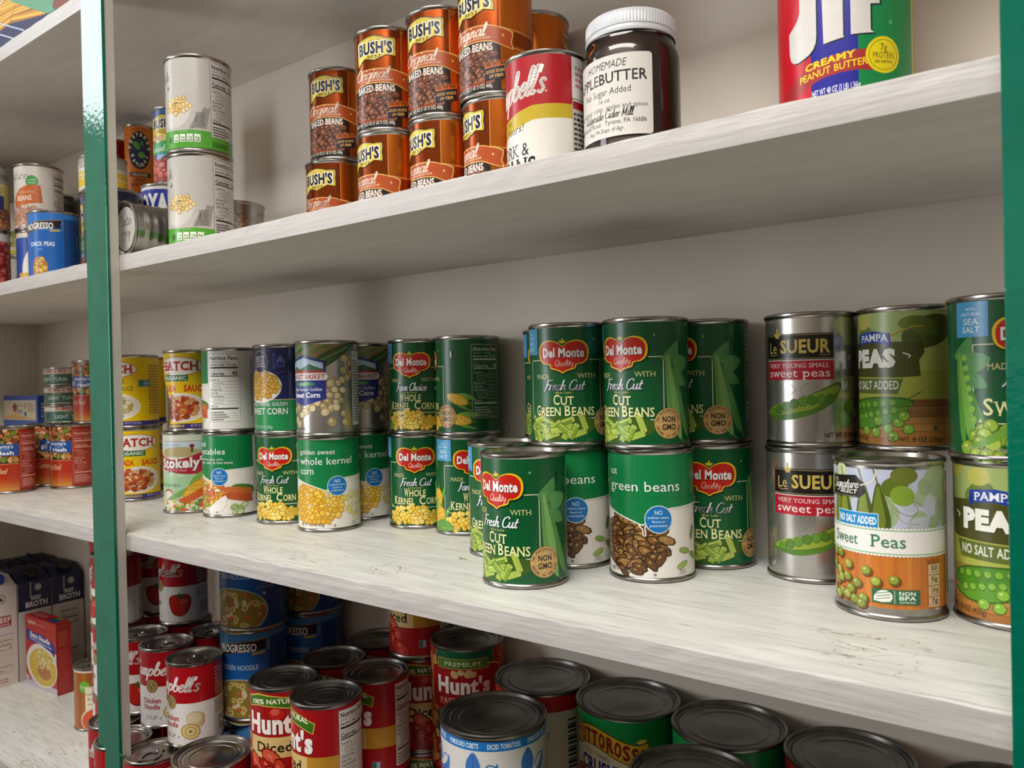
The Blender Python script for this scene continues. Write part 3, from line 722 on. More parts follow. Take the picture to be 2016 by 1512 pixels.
def sueur():
    A = wrapper('bdbab6f', v0=5, v1=107.5); d = A.d; L, Rr = -48 * d, 48 * d
    A.rect(L, 73, Rr, 95, '17130f'); A.rect(L, 93.6, Rr, 94.2, '9a8a5a'); A.rect(L, 74, Rr, 74.5, '9a8a5a'); A.rect(L, 72.4, Rr, 73.2, 'd6d2cc')
    A.rect(L, 56.4, Rr, 72.4, 'b0182a')
    y = 'cdb35a'
    A.text('Le', L + 8.5, 79, 9, y, w=10, se=.5); A.text('SUEUR', 7, 79, 10.6, y, w=41, b=.03); A.text('BRAND', Rr - 7, 76, 1.8, '8a7a4a', w=9)
    A.line([(L + 4, 78), (L + 9, 77), (L + 14, 78)], .5, y)
    for r, l in ((0, 6), (40, 4), (-40, 4)): A.ell(L + 14 - sin(radians(r)) * 2.6, 95 + cos(radians(r)) * 1.2 - (0 if r == 0 else 2), 1, l * .7, y, r, 12)
    A.rect(L + 12, 91.6, L + 16, 92.4, y)
    A.text('VERY YOUNG SMALL', 0, 66.6, 3.6, 'e9d9d6', w=54, se=.8); A.text('sweet peas', 0, 58.8, 6.8, 'f0e6e2', w=56, se=1)
    # open pod
    A.line(spline([(-6, 54), (0, 48), (-8, 42), (-4, 38)], 6), .4, '6f7a5a'); A.line(spline([(10, 54), (4, 48), (8, 42), (16, 40), (24, 46), (30, 46)], 6), .4, '6f7a5a')
    P = [(-33, 27), (-20, 35), (4, 41), (24, 50), (36, 54), (35, 46), (20, 34), (-2, 27), (-20, 25)]
    A.poly(P, '3f6a20', 4); A.poly([(u * .96, (v - 38) * .86 + 38) for u, v in P], '8a9f34', 4)
    for i in range(8):
        t = i / 7.; A.ell(-23 + 50 * t, 30 + 12 * t + 3 * sin(pi * t) - 1.5, 4, 4.2, '2f5a1c', n=16); A.ell(-23 + 50 * t, 30.2 + 12 * t + 3 * sin(pi * t) - 1.5, 3.5, 3.8, ('5f8a2c', '507a26')[i % 2], n=16)
    A.poly([(-33, 27), (-18, 26), (4, 29), (22, 37), (35, 47), (28, 36), (8, 26), (-14, 22.5)], '4f7a26', 3)
    A.text('NET WT 15 OZ (425g)', 41, 8.6, 3.6, '1f1c1a', w=38, b=.02)
    A.ell(46, 34, 7, 5, '6f8f3a', 20, 18); A.ell(54, 28, 4, 3.4, '7fa044', n=14)
    A.rect(105 * d, 10, 165 * d, 104, '55682c'); A.nutri(108 * d, 20, 160 * d, 100, 'd6d6cc', '2a2a26')
    return A
def pampa():
    A = wrapper('8f9c34'); d = A.d
    for i, c in enumerate(('a87034', 'b87c3a', 'c08a48', 'b9854a')): A.rect(-A.full, A.v0 + i * 5.5, A.full, A.v0 + (i + 1) * 5.5, c)
    A.rect(-A.full, 26, A.full, 32, 'c49a62'); A.rect(-A.full, 32, A.full, 40, '9c8a44'); A.rect(-A.full, 40, A.full, 62, 'aab04a'); A.rect(-A.full, 62, A.full, 84, 'b6bd62'); A.rect(-A.full, 84, A.full, A.v1, '9fb06a')
    rnd = random.Random(2)
    for k in range(16):
        u, v = rnd.uniform(-A.full, A.full), rnd.uniform(78, 104); A.ell(u, v, rnd.uniform(6, 12), rnd.uniform(4, 7), rnd.choice(('7d8f3c', 'a8b45c', '6a7c34', 'b9b458')), rnd.uniform(-40, 40), 18)
    A.ell(66 * d, 92, 20, 12, '4f5a24', 20, 24); A.ell(60 * d, 96, 11, 7, '5f6c2c', -20, 20); A.line([(20 * d, 88), (48 * d, 96), (60 * d, 96)], 1.4, 'a08a2c')
    A.rect(36 * d, 34, 130 * d, 40, '8a5a34'); A.rect(36 * d, 26, 130 * d, 33, '94683a')
    for v in (9.5, 15.5, 21): A.rect(-A.full, v, A.full, v + .4, '8a5a28')
    A.poly([(-58 * d, 84), (-10, 86), (38, 84), (39, 76), (35, 70), (36, 58), (22, 57), (-30, 58), (-58 * d, 60)], '4a4a1c')
    A.poly([(-17, 92), (0, 94), (15, 91.5), (16, 82), (0, 85), (-18, 83)], '223f9a'); A.poly([(-24 * d, 90), (-17, 89), (-17, 81), (-25 * d, 80), (-22 * d, 85)], '1c3480'); A.poly([(24 * d, 89), (15, 88.5), (16, 80.5), (26 * d, 79), (22 * d, 84)], '1c3480')
    A.text('PAMPA', 0, 86, 5.4, 'eceef2', w=27, b=.015, se=.7, arc=.8)
    for du, c in ((.6, '22240c'), (0, 'eeeee4')): A.text('PEAS', du - 2, 66 - du, 12.4, c, w=42, b=.07)
    A.line([(24, 76), (29, 74), (28, 72)], .9, 'eeeee4'); A.line([(-31, 76), (-27, 74), (-28, 72)], .9, 'eeeee4')
    A.poly([(-30, 57), (24, 56), (20, 44), (-26, 45)], '5f6c2c'); A.text('NO SALT ADDED', -2, 48, 6.4, 'e6e8d8', w=46, b=.015)
    for P, c in (([(-36, 28), (-24, 38), (4, 42), (26, 41), (30, 36), (10, 28), (-20, 24)], '4f8a24'), ([(-34, 22), (-10, 27), (20, 34), (28, 34), (16, 22), (-14, 15)], '5f9a2c')):
        A.poly(P, '35601a', 4); A.poly([(u * .97, (v - 28) * .9 + 28) for u, v in P], c, 4)
    for i in range(7):
        A.ell(-26 + i * 7, 33.5 + i * .6, 2.9, 2.7, '2f5a14', n=12); A.ell(-26 + i * 7, 33.8 + i * .6, 2.5, 2.4, '7fb03c', n=12)
        A.ell(-22 + i * 6.5, 24 + i * 1.2, 2.8, 2.6, '2f5a14', n=12); A.ell(-22 + i * 6.5, 24.3 + i * 1.2, 2.4, 2.3, '86b844', n=12)
    A.line([(26, 40), (33, 44), (36, 46)], .9, '5f7a2c')
    for u, v in ((4, 23), (12, 17), (20, 22), (2, 14), (16, 11), (27, 17), (-8, 15), (24, 27)): A.ell(u, v, 4.2, 4, '3f6a18', n=16); A.ell(u, v + .2, 3.7, 3.5, '8aba3c', n=16); A.ell(u - 1, v + 1.2, 1.1, .8, 'c9e08a', n=10)
    A.text('NET WT: 15 OZ (425g)', -26, 7.4, 4, '3a2c1c', w=40); A.text('DR. WT. 8 OZ (230g)', 32, 7.4, 4, '3a2c1c', w=40)
    A.ell(46, 18, 2, 2, '5a5a5a', n=6)
    A.nutri(135 * d, 20, 172 * d, 100, 'd6d6c0', '2f2f1c')
    return A
def signature():
    A = wrapper('c4742c', v0=9, v1=106); d = A.d
    for i in range(26): A.rect((-176 + i * 13.7) * d, 9, (-176 + i * 13.7 + 5) * d, 46, ('b9682a', 'cc8038', 'c06e2c')[i % 3])
    A.rect(-A.full, 65, A.full, A.v1, 'b7bcd0')
    rnd = random.Random(6)
    for k in range(38):
        u, v = rnd.uniform(20 * d, 130 * d), rnd.uniform(66, 104); A.ell(u, v, rnd.uniform(5, 9), rnd.uniform(4, 7), rnd.choice(('9fae86', '8fa27a', 'b2b8aa', '9aab84', 'b0b6c0')), rnd.uniform(0, 90), 16)
    for k in range(14):
        u, v = rnd.uniform(-60 * d, -20 * d), rnd.uniform(70, 104); A.ell(u, v, 6, 5, rnd.choice(('a8b86a', '7f9a4a', 'c2cba0')), 0, 14)
    for u, c in ((-44, '6f7f2c'), (-33, '7f8c34'), (-8, '77862e'), (8, '6c7a2a')):
        A.poly([(u * d, 66), (u * d + 2, 88), (u * d + 5, 97), (u * d + 9, 88), (u * d + 13, 66)], '46561c', 3); A.poly([(u * d + 1, 66), (u * d + 3, 87), (u * d + 5, 95), (u * d + 7, 87), (u * d + 9.5, 66)], c, 3); A.line([(u * d + 5, 96), (u * d + 2, 106)], 1, '5a6a24')
    A.ell(32 * d, 94, 9, 7, '5a6c24', 20, 18); A.ell(40 * d, 88, 8, 7, '7f9a34', -20, 18); A.ell(42 * d, 102, 9, 6, '66702c', 0, 18)
    A.line(spline([(22 * d, 88), (34 * d, 78), (48 * d, 74), (56 * d, 78), (50 * d, 84), (60 * d, 82)], 6), .5, '8a8a54'); A.line(spline([(24 * d, 84), (40 * d, 70), (58 * d, 68)], 6), .4, '9a9a64')
    A.poly([(-52 * d, 84), (-48 * d, 99), (-8 * d, 101), (0, 96), (2, 89), (-4 * d, 85)], '16120f')
    A.script('Signature', -26 * d, 91, 7, 'f0eee8', .8, .25, w=26, rise=.05); A.text('SELECT', -20 * d, 87.4, 3, 'f0eee8', w=16, b=.02, sh=.2); A.text('QUALITY GUARANTEED', -26 * d, 84.8, 1.2, 'a89a8a', w=24)
    A.line(spline([(-2, 94), (6, 97), (9, 104), (8, 106)], 5), .9, 'e0d6c4')
    A.rect(-36 * d, 64, 16 * d, 75, '1b87c4'); A.frame(-36 * d, 64, 16 * d, 75, .5, 'c9e2f0'); A.text('NO SALT ADDED', -10 * d, 67, 5, 'f0f4f6', w=48 * d, b=.03)
    A.rect(-A.full, 46, A.full, 64.5, 'ebe7e2'); A.rect(-A.full, 63, A.full, 63.8, '7fba8a'); A.rect(-A.full, 46.7, A.full, 47.5, '7fba8a')
    for i in range(90):
        A.ell(-A.full + i * 2 * A.full / 90, 46, 1.1, .8, 'ebe7e2', n=8); A.ell(-A.full + i * 2 * A.full / 90, 64.5, 1.1, .8, 'ebe7e2', n=8)
    A.text('Sweet', -25 * d, 51.6, 8, '2f7a5a', w=36 * d, se=1); A.text('Peas', 25 * d, 51.6, 8.6, '2f7a5a', w=36 * d, se=1)
    for k, (u, v) in enumerate(((-44, 43), (-33, 43), (-20, 36), (2, 34), (-46, 33), (-36, 30), (-22, 27), (-9, 24), (12, 27), (30, 29), (-40, 22), (-32, 25), (-17, 19), (-30, 15), (-22, 14), (-2, 14), (-12, 12), (20, 19), (-48, 14), (-4, 10), (-38, 12))):
        A.ell((u + 1.5) * d, v - 1, 3.9, 3.6, '6f3c14', n=14); A.ell(u * d, v, 3.6, 3.4, '5f6c20', n=16); A.ell(u * d - .3, v + .4, 3, 2.9, ('8f9a3a', '84903a', 'a0a848')[k % 3], n=16); A.ell(u * d - 1, v + 1.2, .9, .7, 'd0d490', n=8)
    A.rect(8 * d, 12.5, 56 * d, 22.5, '2f6a44'); A.poly([(10 * d, 14), (26 * d, 14), (28 * d, 19), (22 * d, 22), (13 * d, 20)], 'e6e8e0', 2)
    for i in range(3): A.line([(12 * d, 15 + i * 2), (26 * d, 17 + i * 2)], .5, '2f6a44')
    A.rect(30 * d, 13, 30.6 * d, 22, 'c9d6c8'); A.text('NON', 43 * d, 18.8, 2.6, 'eef0ea', w=11, b=.02); A.text('BPA', 43 * d, 15.6, 2.6, 'eef0ea', w=11, b=.02); A.text('LINING', 43 * d, 13.4, 1.3, 'eef0ea', w=10)
    A.text('PER 1/2 CUP', 74 * d, 41, 2.2, '4a2c14', w=13)
    for t, t2, v in (('50', 'CALORIES', 35.5), ('0g', 'SAT FAT', 28), ('15mg', 'SODIUM', 20.5), ('7g', 'SUGARS', 13)):
        A.rect(66 * d, v - 2.6, 82 * d, v + 4.4, 'd9bb96'); A.text(t, 74 * d, v + .4, 3.1, '3a2410', w=min(7, 3 * len(t)), b=.02); A.text(t2, 74 * d, v - 1.6, 1.3, '3a2410', w=8)
    A.rect(98 * d, 9, 101 * d, A.v1, 'd8d4cc'); A.nutri(105 * d, 14, 160 * d, 102, 'e6e2da', '2a2a28')
    return A
def bush(kind='baked', R=.0381, H=.1127):
    if kind == 'baked':
        A = wrapper('c96a22f'); d = A.d
        L, Rr = -46 * d, 46 * d
        A.rect(L, A.v0, Rr, A.v1, '8a3c12f'); A.rect(L, A.v0, L + .5, A.v1, 'd9a85a'); A.rect(Rr - .5, A.v0, Rr, A.v1, 'd9a85a')
        for v in (62, 45): A.line([(Rr, v + 2), (64 * d, v), (90 * d, v - 1), (130 * d, v + 1), (180 * d, v + 3)], .6, 'e0a45a')
        A.rect(66 * d, 47, 179 * d, 60, '9a4416f')
        A.rect(L, A.v0, Rr, 60, '1a100c')
        A.ell(-2, 20, 54 * d, 30, '1a100c', n=40) if False else None
        A.blobs(inell(2, 26, 44 * d, 22, 12, 46), (-46 * d, 11, 50 * d, 46), 6.6, ('6a3a28', '7d4a34', '5c2f20', '8a5640'), '2a120c', 3, 1.35, 1.3, 'a8765c')
        A.line(spline([(-44 * d, 16), (-20 * d, 11), (10 * d, 11.5), (34 * d, 17), (50 * d, 27)], 6), 2.4, '8f3f22')
        A.poly([(-46 * d, 62), (-20, 66), (0, 67), (20, 66), (44 * d, 64), (66 * d, 60), (63 * d, 50), (66 * d, 43), (44 * d, 47), (20, 50), (0, 51), (-20, 50), (-46 * d, 46)], 'dcab62', 2)
        A.poly([(-46 * d, 61), (-20, 65), (0, 66), (20, 65), (44 * d, 63), (64 * d, 59), (61.5 * d, 50), (64 * d, 44), (44 * d, 48), (20, 51), (0, 52), (-20, 51), (-46 * d, 47)], 'a8491a', 2)
        A.script('Original', -6, 56.4, 12, 'ecdccb', 1.35, .22, w=42); A.text('WITH BACON & BROWN SUGAR', 2, 53.2, 2, 'e2c9a8', w=36, b=.01); A.ell(50 * d, 56, 1.2, 1.6, 'e0b070', n=4)
        A.text('BAKED BEANS', -1, 42.4, 7, 'ece6dc', w=46, b=.02, se=.8, arc=.6)
        A.poly([(14, 24), (36, 28), (36, 33), (14, 29)], 'c9651e'); A.poly([(14, 12), (36, 16), (36, 28), (14, 24)], '15122a')
        A.text('98% FAT FREE', 25, 27.2, 3.2, '2a130c', w=20, b=.03, rise=.17); A.text('GOOD SOURCE', 25, 20.6, 3, 'e0b25a', w=20, b=.02, rise=.17); A.text('OF FIBER', 25, 16, 3, 'e0b25a', w=14, b=.02, rise=.17)
        A.text('NET WT. 16.5 OZ (1 LB .5 OZ) 468g', -4, 6.6, 3.3, 'e4ddd2', w=50, b=.01)
        cy, s_ = 88, 1
        A.nutri(110 * d, 14, 165 * d, 98, None, 'e6c69a')
    else:
        A = wrapper('d9cfa8', R, H); d = A.d
        A.rect(-A.full, 98, A.full, 108.2, '3f6aa8'); A.rect(-A.full, 70, A.full, 98, 'e2c31f'); cy, s_ = 86, 1
        A.blobs(inbox(-70 * d, 56, 70 * d, 72), (-70 * d, 56, 70 * d, 70), 6, ('d8c498', 'b98a5a', '8f4a34', 'c9a860'), None, 4)
        A.poly([(-80 * d, 50), (-20, 60), (20, 63), (80 * d, 60), (80 * d, 44), (-80 * d, 40)], '3a9a5a', 2); A.script('Reduced Sodium', 0, 48, 9, 'eef4ea', 1, .2, w=60)
        A.rect(-80 * d, 36, 80 * d, 44, '2f86c4'); A.text('DARK RED', 0, 40, 2.6, 'e6f0f6', w=22); A.text('KIDNEY BEANS', 0, 36.8, 3, 'e6f0f6', w=34)
        A.rect(-A.full, A.v0, A.full, 36, '9a3a30'); A.blobs(inbox(-85 * d, 5, 85 * d, 37), (-85 * d, 6, 85 * d, 36), 11, ('b8483c', 'a83c34', 'c4584a', 'cf7a6a'), '6a1c18', 5, 1.6, 1.2, 'e0a090')
    P = [(-23, 9), (-14, 12), (0, 14), (13, 11), (23, 11), (22.6, 1), (23, -8), (14, -6.5), (0, -12), (-12, -9), (-22, -16), (-23.5, -8), (-23, 0)]
    A.poly([(u * 1.06, cy + v * 1.08) for u, v in P], '3a1a0c', 2); A.poly([(u, cy + v) for u, v in P], 'd9c040', 2) ; A.poly([(u * .95, cy + v * .93) for u, v in P], '8a7420', 2); A.poly([(u * .92, cy + v * .9) for u, v in P], 'dcc64e', 2)
    for du, c in ((0, 'f0ece0'), (0, '16142c')):
        A.text("BUSH'S", -.5, cy - 4.6, 11.6 if c[0] == '1' else 12, c, w=41 if c[0] == '1' else 43, b=.05 if c[0] == '1' else .09)
    A.text('BEST', 0, cy - 9.6, 3, '3a3410', w=17, b=.02); A.text('SINCE 1908', 0, cy + 8.6, 1.5, '5a5018', w=13)
    if H != .1127: A.F = [([(u, 4.5 + (v - 4.5) * (H * 1000 - 9) / 103.7) if k > 1 else (u, v) for u, v in p], c, k) for p, c, k in A.F]
    return A
def wstar(A, u, v, r, col): A.ell(u, v, r, r, col, n=20)
def medal(A, u, v, r):
    A.ell(u, v, r, r * 1.05, '6a5a34', n=30); A.ell(u, v, r * .93, r, 'a8905a', n=30); A.ell(u, v, r * .72, r * .78, '7d6a3c', n=26); A.ell(u, v, r * .66, r * .72, '9c8450', n=26)
    A.line([(u - r * .3, v + r * .3), (u, v - r * .4), (u + r * .35, v + r * .35)], r * .14, '5a4a28'); A.line([(u - r * .1, v + r * .4), (u + r * .25, v - r * .3)], r * .1, 'c9b680')
def campbell(kind, R=.0337, H=.1016):
    A = wrapper('e4dfda', R, H, 3, H * 1000 - 4); d = A.d; h = H * 1000; mid = h * .53
    A.rect(-A.full, mid, A.full, A.v1, 'a80f1a')
    A.rect(-A.full, 3, A.full, 4.6, 'c9b98a') if kind != 'tall' else None
    sc = h * .7
    A.script("Campbell's", 0, sc - 3, 17, 'f0eae4', 2.3, .25, w=126 * d)
    medal(A, 0, mid + .5, 8.2)
    if kind == 'noodle':
        A.text('Chicken', -2 * d, 33, 6, 'a8182a', w=26, b=.03, se=.5); A.text('Noodle', -2 * d, 25, 6, 'a8182a', w=23, b=.03, se=.5)
        A.text('SOUP', -3 * d, 12, 5, '6a6460', w=17); A.script('v', 19 * d, 12, 6, '8a8478', .7)
        A.poly([(37 * d, 38), (52 * d, 44), (72 * d, 40), (74 * d, 30), (66 * d, 24), (44 * d, 26)], 'cdb48a', 3); A.poly([(39 * d, 38), (52 * d, 42), (66 * d, 39), (62 * d, 30), (44 * d, 28)], 'e0cca8', 3); A.line([(72 * d, 39), (73 * d, 30), (67 * d, 25)], 1, 'b0705a')
        for r, c in ((9.5, 'a88a3c'), (8.4, 'dac482'), (5.6, 'b0944a'), (4.4, 'e2d09a'), (2, '9a7e38')): A.ell(45 * d, 20, r * 1.2, r, c, -12, 24)
    else:
        A.text('Tomato', -24 * d, 27, 8, '2a2022', w=32, b=.02, se=.5); A.text('SOUP', -22 * d, 10, 4, '6a6460', w=15); A.script('v', 6 * d, 10, 5, '8a8478', .6)
        u, v = 58 * d, 28
        A.poly([(u - 15, v + 4), (u - 13, v + 12), (u - 5, v + 15), (u, v + 13), (u + 6, v + 15.5), (u + 14, v + 11), (u + 15, v), (u + 9, v - 12), (u, v - 16), (u - 10, v - 11)], '8a1210', 3)
        A.poly([(u - 14, v + 4), (u - 12, v + 11), (u - 5, v + 14), (u, v + 12), (u + 5, v + 14.5), (u + 12, v + 10), (u + 13, v), (u + 7, v - 10), (u - 1, v - 14), (u - 9, v - 9)], 'b81f18', 3)
        A.ell(u + 5, v + 5, 5, 4, 'cf5a44', 20, 16)
        for r in range(0, 360, 60): A.ell(u + cos(radians(r)) * 3, v + 12.5 + sin(radians(r)) * 1.8, 3.2, .9, '3f5a24', r * .5, 10)
        A.line([(u, v + 12), (u + .5, v + 17)], 1, '4a6a2c')
    A.rect(96 * d, 3, 178 * d, A.v1, 'c8c2ba'); A.rect(96 * d, mid, 178 * d, A.v1, '8a1a20'); A.small(100 * d, mid + 3, 150 * d, A.v1 - 6, 'c08a80', 8, 3); A.small(100 * d, 34, 150 * d, mid - 3, '6a6660', 7, 4)
    for i in range(12): A.rect((108 + i * 3) * d, 12, (108 + i * 3 + 1 + (i * 5 % 3) * .5) * d, 30, '4a4a48')
    A.rect(-178 * d, 3, -96 * d, A.v1, 'd2ccc4'); A.rect(-178 * d, mid, -96 * d, A.v1, '9a141c'); A.small(-172 * d, mid + 4, -104 * d, A.v1 - 8, 'd09a90', 8, 6); A.small(-172 * d, 10, -104 * d, mid - 4, '77716a', 9, 7)
    return A
def porkbeans():
    A = wrapper('d8d4ce'); d = A.d
    P = [(-90 * d, 58), (-60 * d, 60), (-30 * d, 62), (0, 65), (38 * d, 70), (96 * d, 71)]
    A.poly(P + [(96 * d, A.v1), (-90 * d, A.v1)], 'a3141f'); A.poly(P[::-1] + [(-90 * d, 44), (-60 * d, 46), (-30 * d, 49), (0, 53), (40 * d, 59), (96 * d, 60)], 'b89f28')
    A.script("Campbell's", 0, 76, 21, 'efe6e0', 2.8, .25, w=110 * d, rise=.1); A.ell(58 * d, 80, 1, 1, 'd8a0a0', n=10)
    A.text('a Classic for', -22 * d, 58, 4, '4a3c10', w=30, sh=.2, rise=.06); A.text('100 Years!', -8 * d, 50.5, 5.4, '3a3010', w=42, sh=.2, se=.6, rise=.08)
    A.text('PORK &', -2 * d, 33, 9.6, '1f1c1a', w=44, se=1); A.text('BEANS', 2 * d, 19, 12, '1f1c1a', w=52, b=.02, se=1)
    A.blobs(inell(-10 * d, 6, 34, 10), (-44, 5, 36, 16), 6, ('a8583c', 'b86a48', '94482e'), '6a2a1a', 4, 1.4, 1.2)
    A.frame(96 * d, 8, 140 * d, 76, .5, '3a3a38'); A.rect(96 * d, 22, 140 * d, 74, 'b8b3ac'); A.small(98 * d, 24, 138 * d, 66, '2f2d2b', 11, 3); A.small(98 * d, 6, 140 * d, 20, '3a3836', 4, 5); A.rect(97 * d, 68, 139 * d, 74, '9a1820')
    A.small(102 * d, 84, 130 * d, 102, 'c07a80', 4, 4)
    A.rect(141 * d, A.v0, A.full, A.v1, '9a141e')
    A.F = [([(u, 4.5 + (v - 4.5) * 1.138) for u, v in p], c, k) for p, c, k in A.F]
    return A
def chickpea():
    A = wrapper('b6b2ac'); d = A.d
    A.rect(-A.full, A.v0, A.full, 24, '4f9a30'); A.poly([(-50 * d, 24), (-36 * d, 27), (10 * d, 24.5), (40 * d, 25), (70 * d, 24)], '4f9a30')
    A.script("Full Circle", -40 * d, 84, 11, '2a2826', .7, .1, w=40); A.line(spline([(-64 * d, 72), (-44 * d, 76), (-30 * d, 80), (-18 * d, 86)], 6), .6, '3a3836'); A.text('ORGANIC', -40 * d, 70, 2.6, '5a5650', w=20)
    A.ell(-12 * d, 76, 2.4, 2.4, '3a3836', n=20); A.ell(-12 * d, 76.6, 1.8, 1.1, 'b6b2ac', n=16)
    A.poly([(-18 * d, 50), (6 * d, 55), (36 * d, 54), (36 * d, 46), (26 * d, 34), (10 * d, 28), (-10 * d, 29), (-18 * d, 36)], 'c9c5bf', 3)
    A.blobs(inell(10 * d, 53, 17, 9.6), (-16 * d, 42, 38 * d, 64), 4.2, ('d8b878', 'e2c88e', 'cda866'), '8f6c34', 4, 1.05, 1.15, 'f0e0b8'); A.line([(0, 54), (5, 57), (9, 56)], .9, '5a7a34')
    for i in range(7): A.line([((34 + i * 4.2) * d, 26 + i * .4), ((44 + i * 4) * d, 40 + 2 * i)], 1.3, ('8a8680', '6a6662', 'a8a49e')[i % 3])
    A.poly([(40 * d, 27), (58 * d, 52), (68 * d, 50), (62 * d, 27)], '8f8b86'); A.small(44 * d, 28, 62 * d, 46, '5a5652', 8, 4, .6)
    A.text('per serving', 22 * d, 22.5, 1.6, 'd6e4c8', w=10)
    for i, t in enumerate(('120', '5mg', '15g', '6g')):
        A.rect((2 + 13 * i) * d, 11, (12.5 + 13 * i) * d, 20, 'dfe6d6'); A.text(t, (7.2 + 13 * i) * d, 15, 2.6, '2a3a20', w=5, b=.02); A.rect((3 + 13 * i) * d, 12.2, (11.5 + 13 * i) * d, 13.4, '4a5a40')
    A.ell(-8 * d, 15, 3, 3.6, '2a5a20', n=10)
    A.nutri(70 * d, 18, 132 * d, 106, 'bdb9b3', '1f1d1c', '120'); A.small(72 * d, 7, 110 * d, 14, '2a4a1c', 3, 4)
    A.small(140 * d, 30, 172 * d, 100, '4a4844', 14, 5)
    return A
def progresso(kind, R=.0381, H=.1127):
    A = wrapper('1c5fae', R, H); d = A.d; h = H * 1000
    A.rect(-A.full, h * .76, A.full, A.v1, '3f7fb8') if kind != 'chick' else A.rect(-A.full, h * .74, A.full, A.v1, '2a72c2')
    A.rect(58 * d, A.v0, 176 * d, h * .9, '14417f')
    A.text('TRADITIONAL', 2 * d, h * .87, 3.6, '16305c', w=34 * d * 1.3) if kind != 'chick' else None
    y = h * .72
    B = [(-48 * d, y - 4), (-30 * d, y + 1.5), (0, y + 4.5), (30 * d, y + 6), (52 * d, y + 7), (50 * d, y + 13), (54 * d, y + 20), (30 * d, y + 18), (0, y + 17), (-30 * d, y + 13), (-48 * d, y + 8)]
    A.poly([(u * 1.02, (v - y - 7) * 1.12 + y + 7) for u, v in B], '8a6a2c'); A.poly(B, '15142a')
    A.text('PROGRESSO', -3 * d, y + 5.4, 9.4, 'eeece6', w=76 * d, b=.03, rise=.055, arc=1.2); A.poly([(26 * d, y + 1), (48 * d, y + 2), (50 * d, y + 4.6), (28 * d, y + 4)], 'c9a83c')
    if kind == 'chick':
        A.text('CHICK PEAS', 6 * d, h * .55, 6.4, 'dfe8f0', w=62 * d, b=.02); A.text('16 OZ', 2 * d, h * .5, 2.6, 'b9cfe6', w=8)
        A.poly([(-18 * d, 40), (-10 * d, 51), (6 * d, 52), (20 * d, 42), (20 * d, 28), (10 * d, 12), (6 * d, 4.6), (-8 * d, 4.6), (-12 * d, 14), (-18 * d, 28)], 'b5733c', 2); A.blobs(inell(1 * d, 33, 15 * d, 17), (-17 * d, 14, 19 * d, 50), 6.6, ('cfa24a', 'd9b05c', 'bf9038'), '7a5418', 3, 1.05, 1.15, 'ecd49a')
        A.text('PROGRESSO', 58 * d, 28, 2.6, 'c9d6e6', w=17); A.text('QUALITY', 58 * d, 24, 2.6, 'c9d6e6', w=13)
    else:
        A.text('CHICKEN NOODLE', -2 * d, h * .57, 6, 'c9d8e4', w=96 * d * .62 if False else 78 * d, b=.01)
        A.ell(4 * d, h * .22, 62 * d, h * .25, 'b9c2b8', n=44); A.ell(4 * d, h * .22, 60 * d, h * .24, '8f7a34', n=44)
        A.rect(-70 * d, A.v0, 72 * d, A.v0 + .1, '1c5fae')
        rnd = random.Random(11)
        for k in range(46):
            a, r = rnd.uniform(0, 2 * pi), rnd.random() ** .5
            u, v = 4 * d + cos(a) * r * 54 * d, h * .22 + sin(a) * r * h * .21
            if v < A.v0 + 2: continue
            t = rnd.random()
            if t < .6:
                z = rnd.uniform(3.4, 5.4); g = rnd.uniform(0, 90); A.ell(u, v, z, z * .8, 'c2a85c', g, 14); A.ell(u, v, z * .8, z * .6, 'dcc88a', g, 14); A.ell(u, v, z * .45, z * .3, '8a7434', g, 12)
            elif t < .85: A.ell(u, v, 4, 2.8, 'b85424', rnd.uniform(0, 90), 10); A.ell(u - .4, v + .5, 3, 1.9, 'cc6a34', rnd.uniform(0, 90), 10)
            else: A.ell(u, v, 4.6, 3, 'd6c6a0', rnd.uniform(0, 90), 9)
        A.line([(4 * d + cos(t_ / 30 * pi) * 62 * d, h * .22 + sin(t_ / 30 * pi) * h * .25) for t_ in range(31)], .8, 'a9bccc')
        for i, (t, w) in enumerate((('MADE WITH', 11), ('WHITE MEAT CHICKEN', 22), ('RAISED WITHOUT ANTIBIOTICS', 24))): A.text(t, 62 * d, h * .5 - i * 2.8, 1.9, 'aebfd2', w=w)
        A.ell(60 * d - .8, h * .41, 1.2, 1.2, 'd6e0ea', n=10); A.ell(60 * d + .8, h * .41, 1.2, 1.2, 'd6e0ea', n=10); A.poly([(60 * d - 1.9, h * .407), (60 * d + 1.9, h * .407), (60 * d, h * .38)], 'd6e0ea')
        A.rect(-A.full, A.v0, A.full, A.v0 + 1, '14417f')
    A.small(92 * d, 12, 128 * d, h * .74, '6a8ab8', 18, 3, .4)
    return A
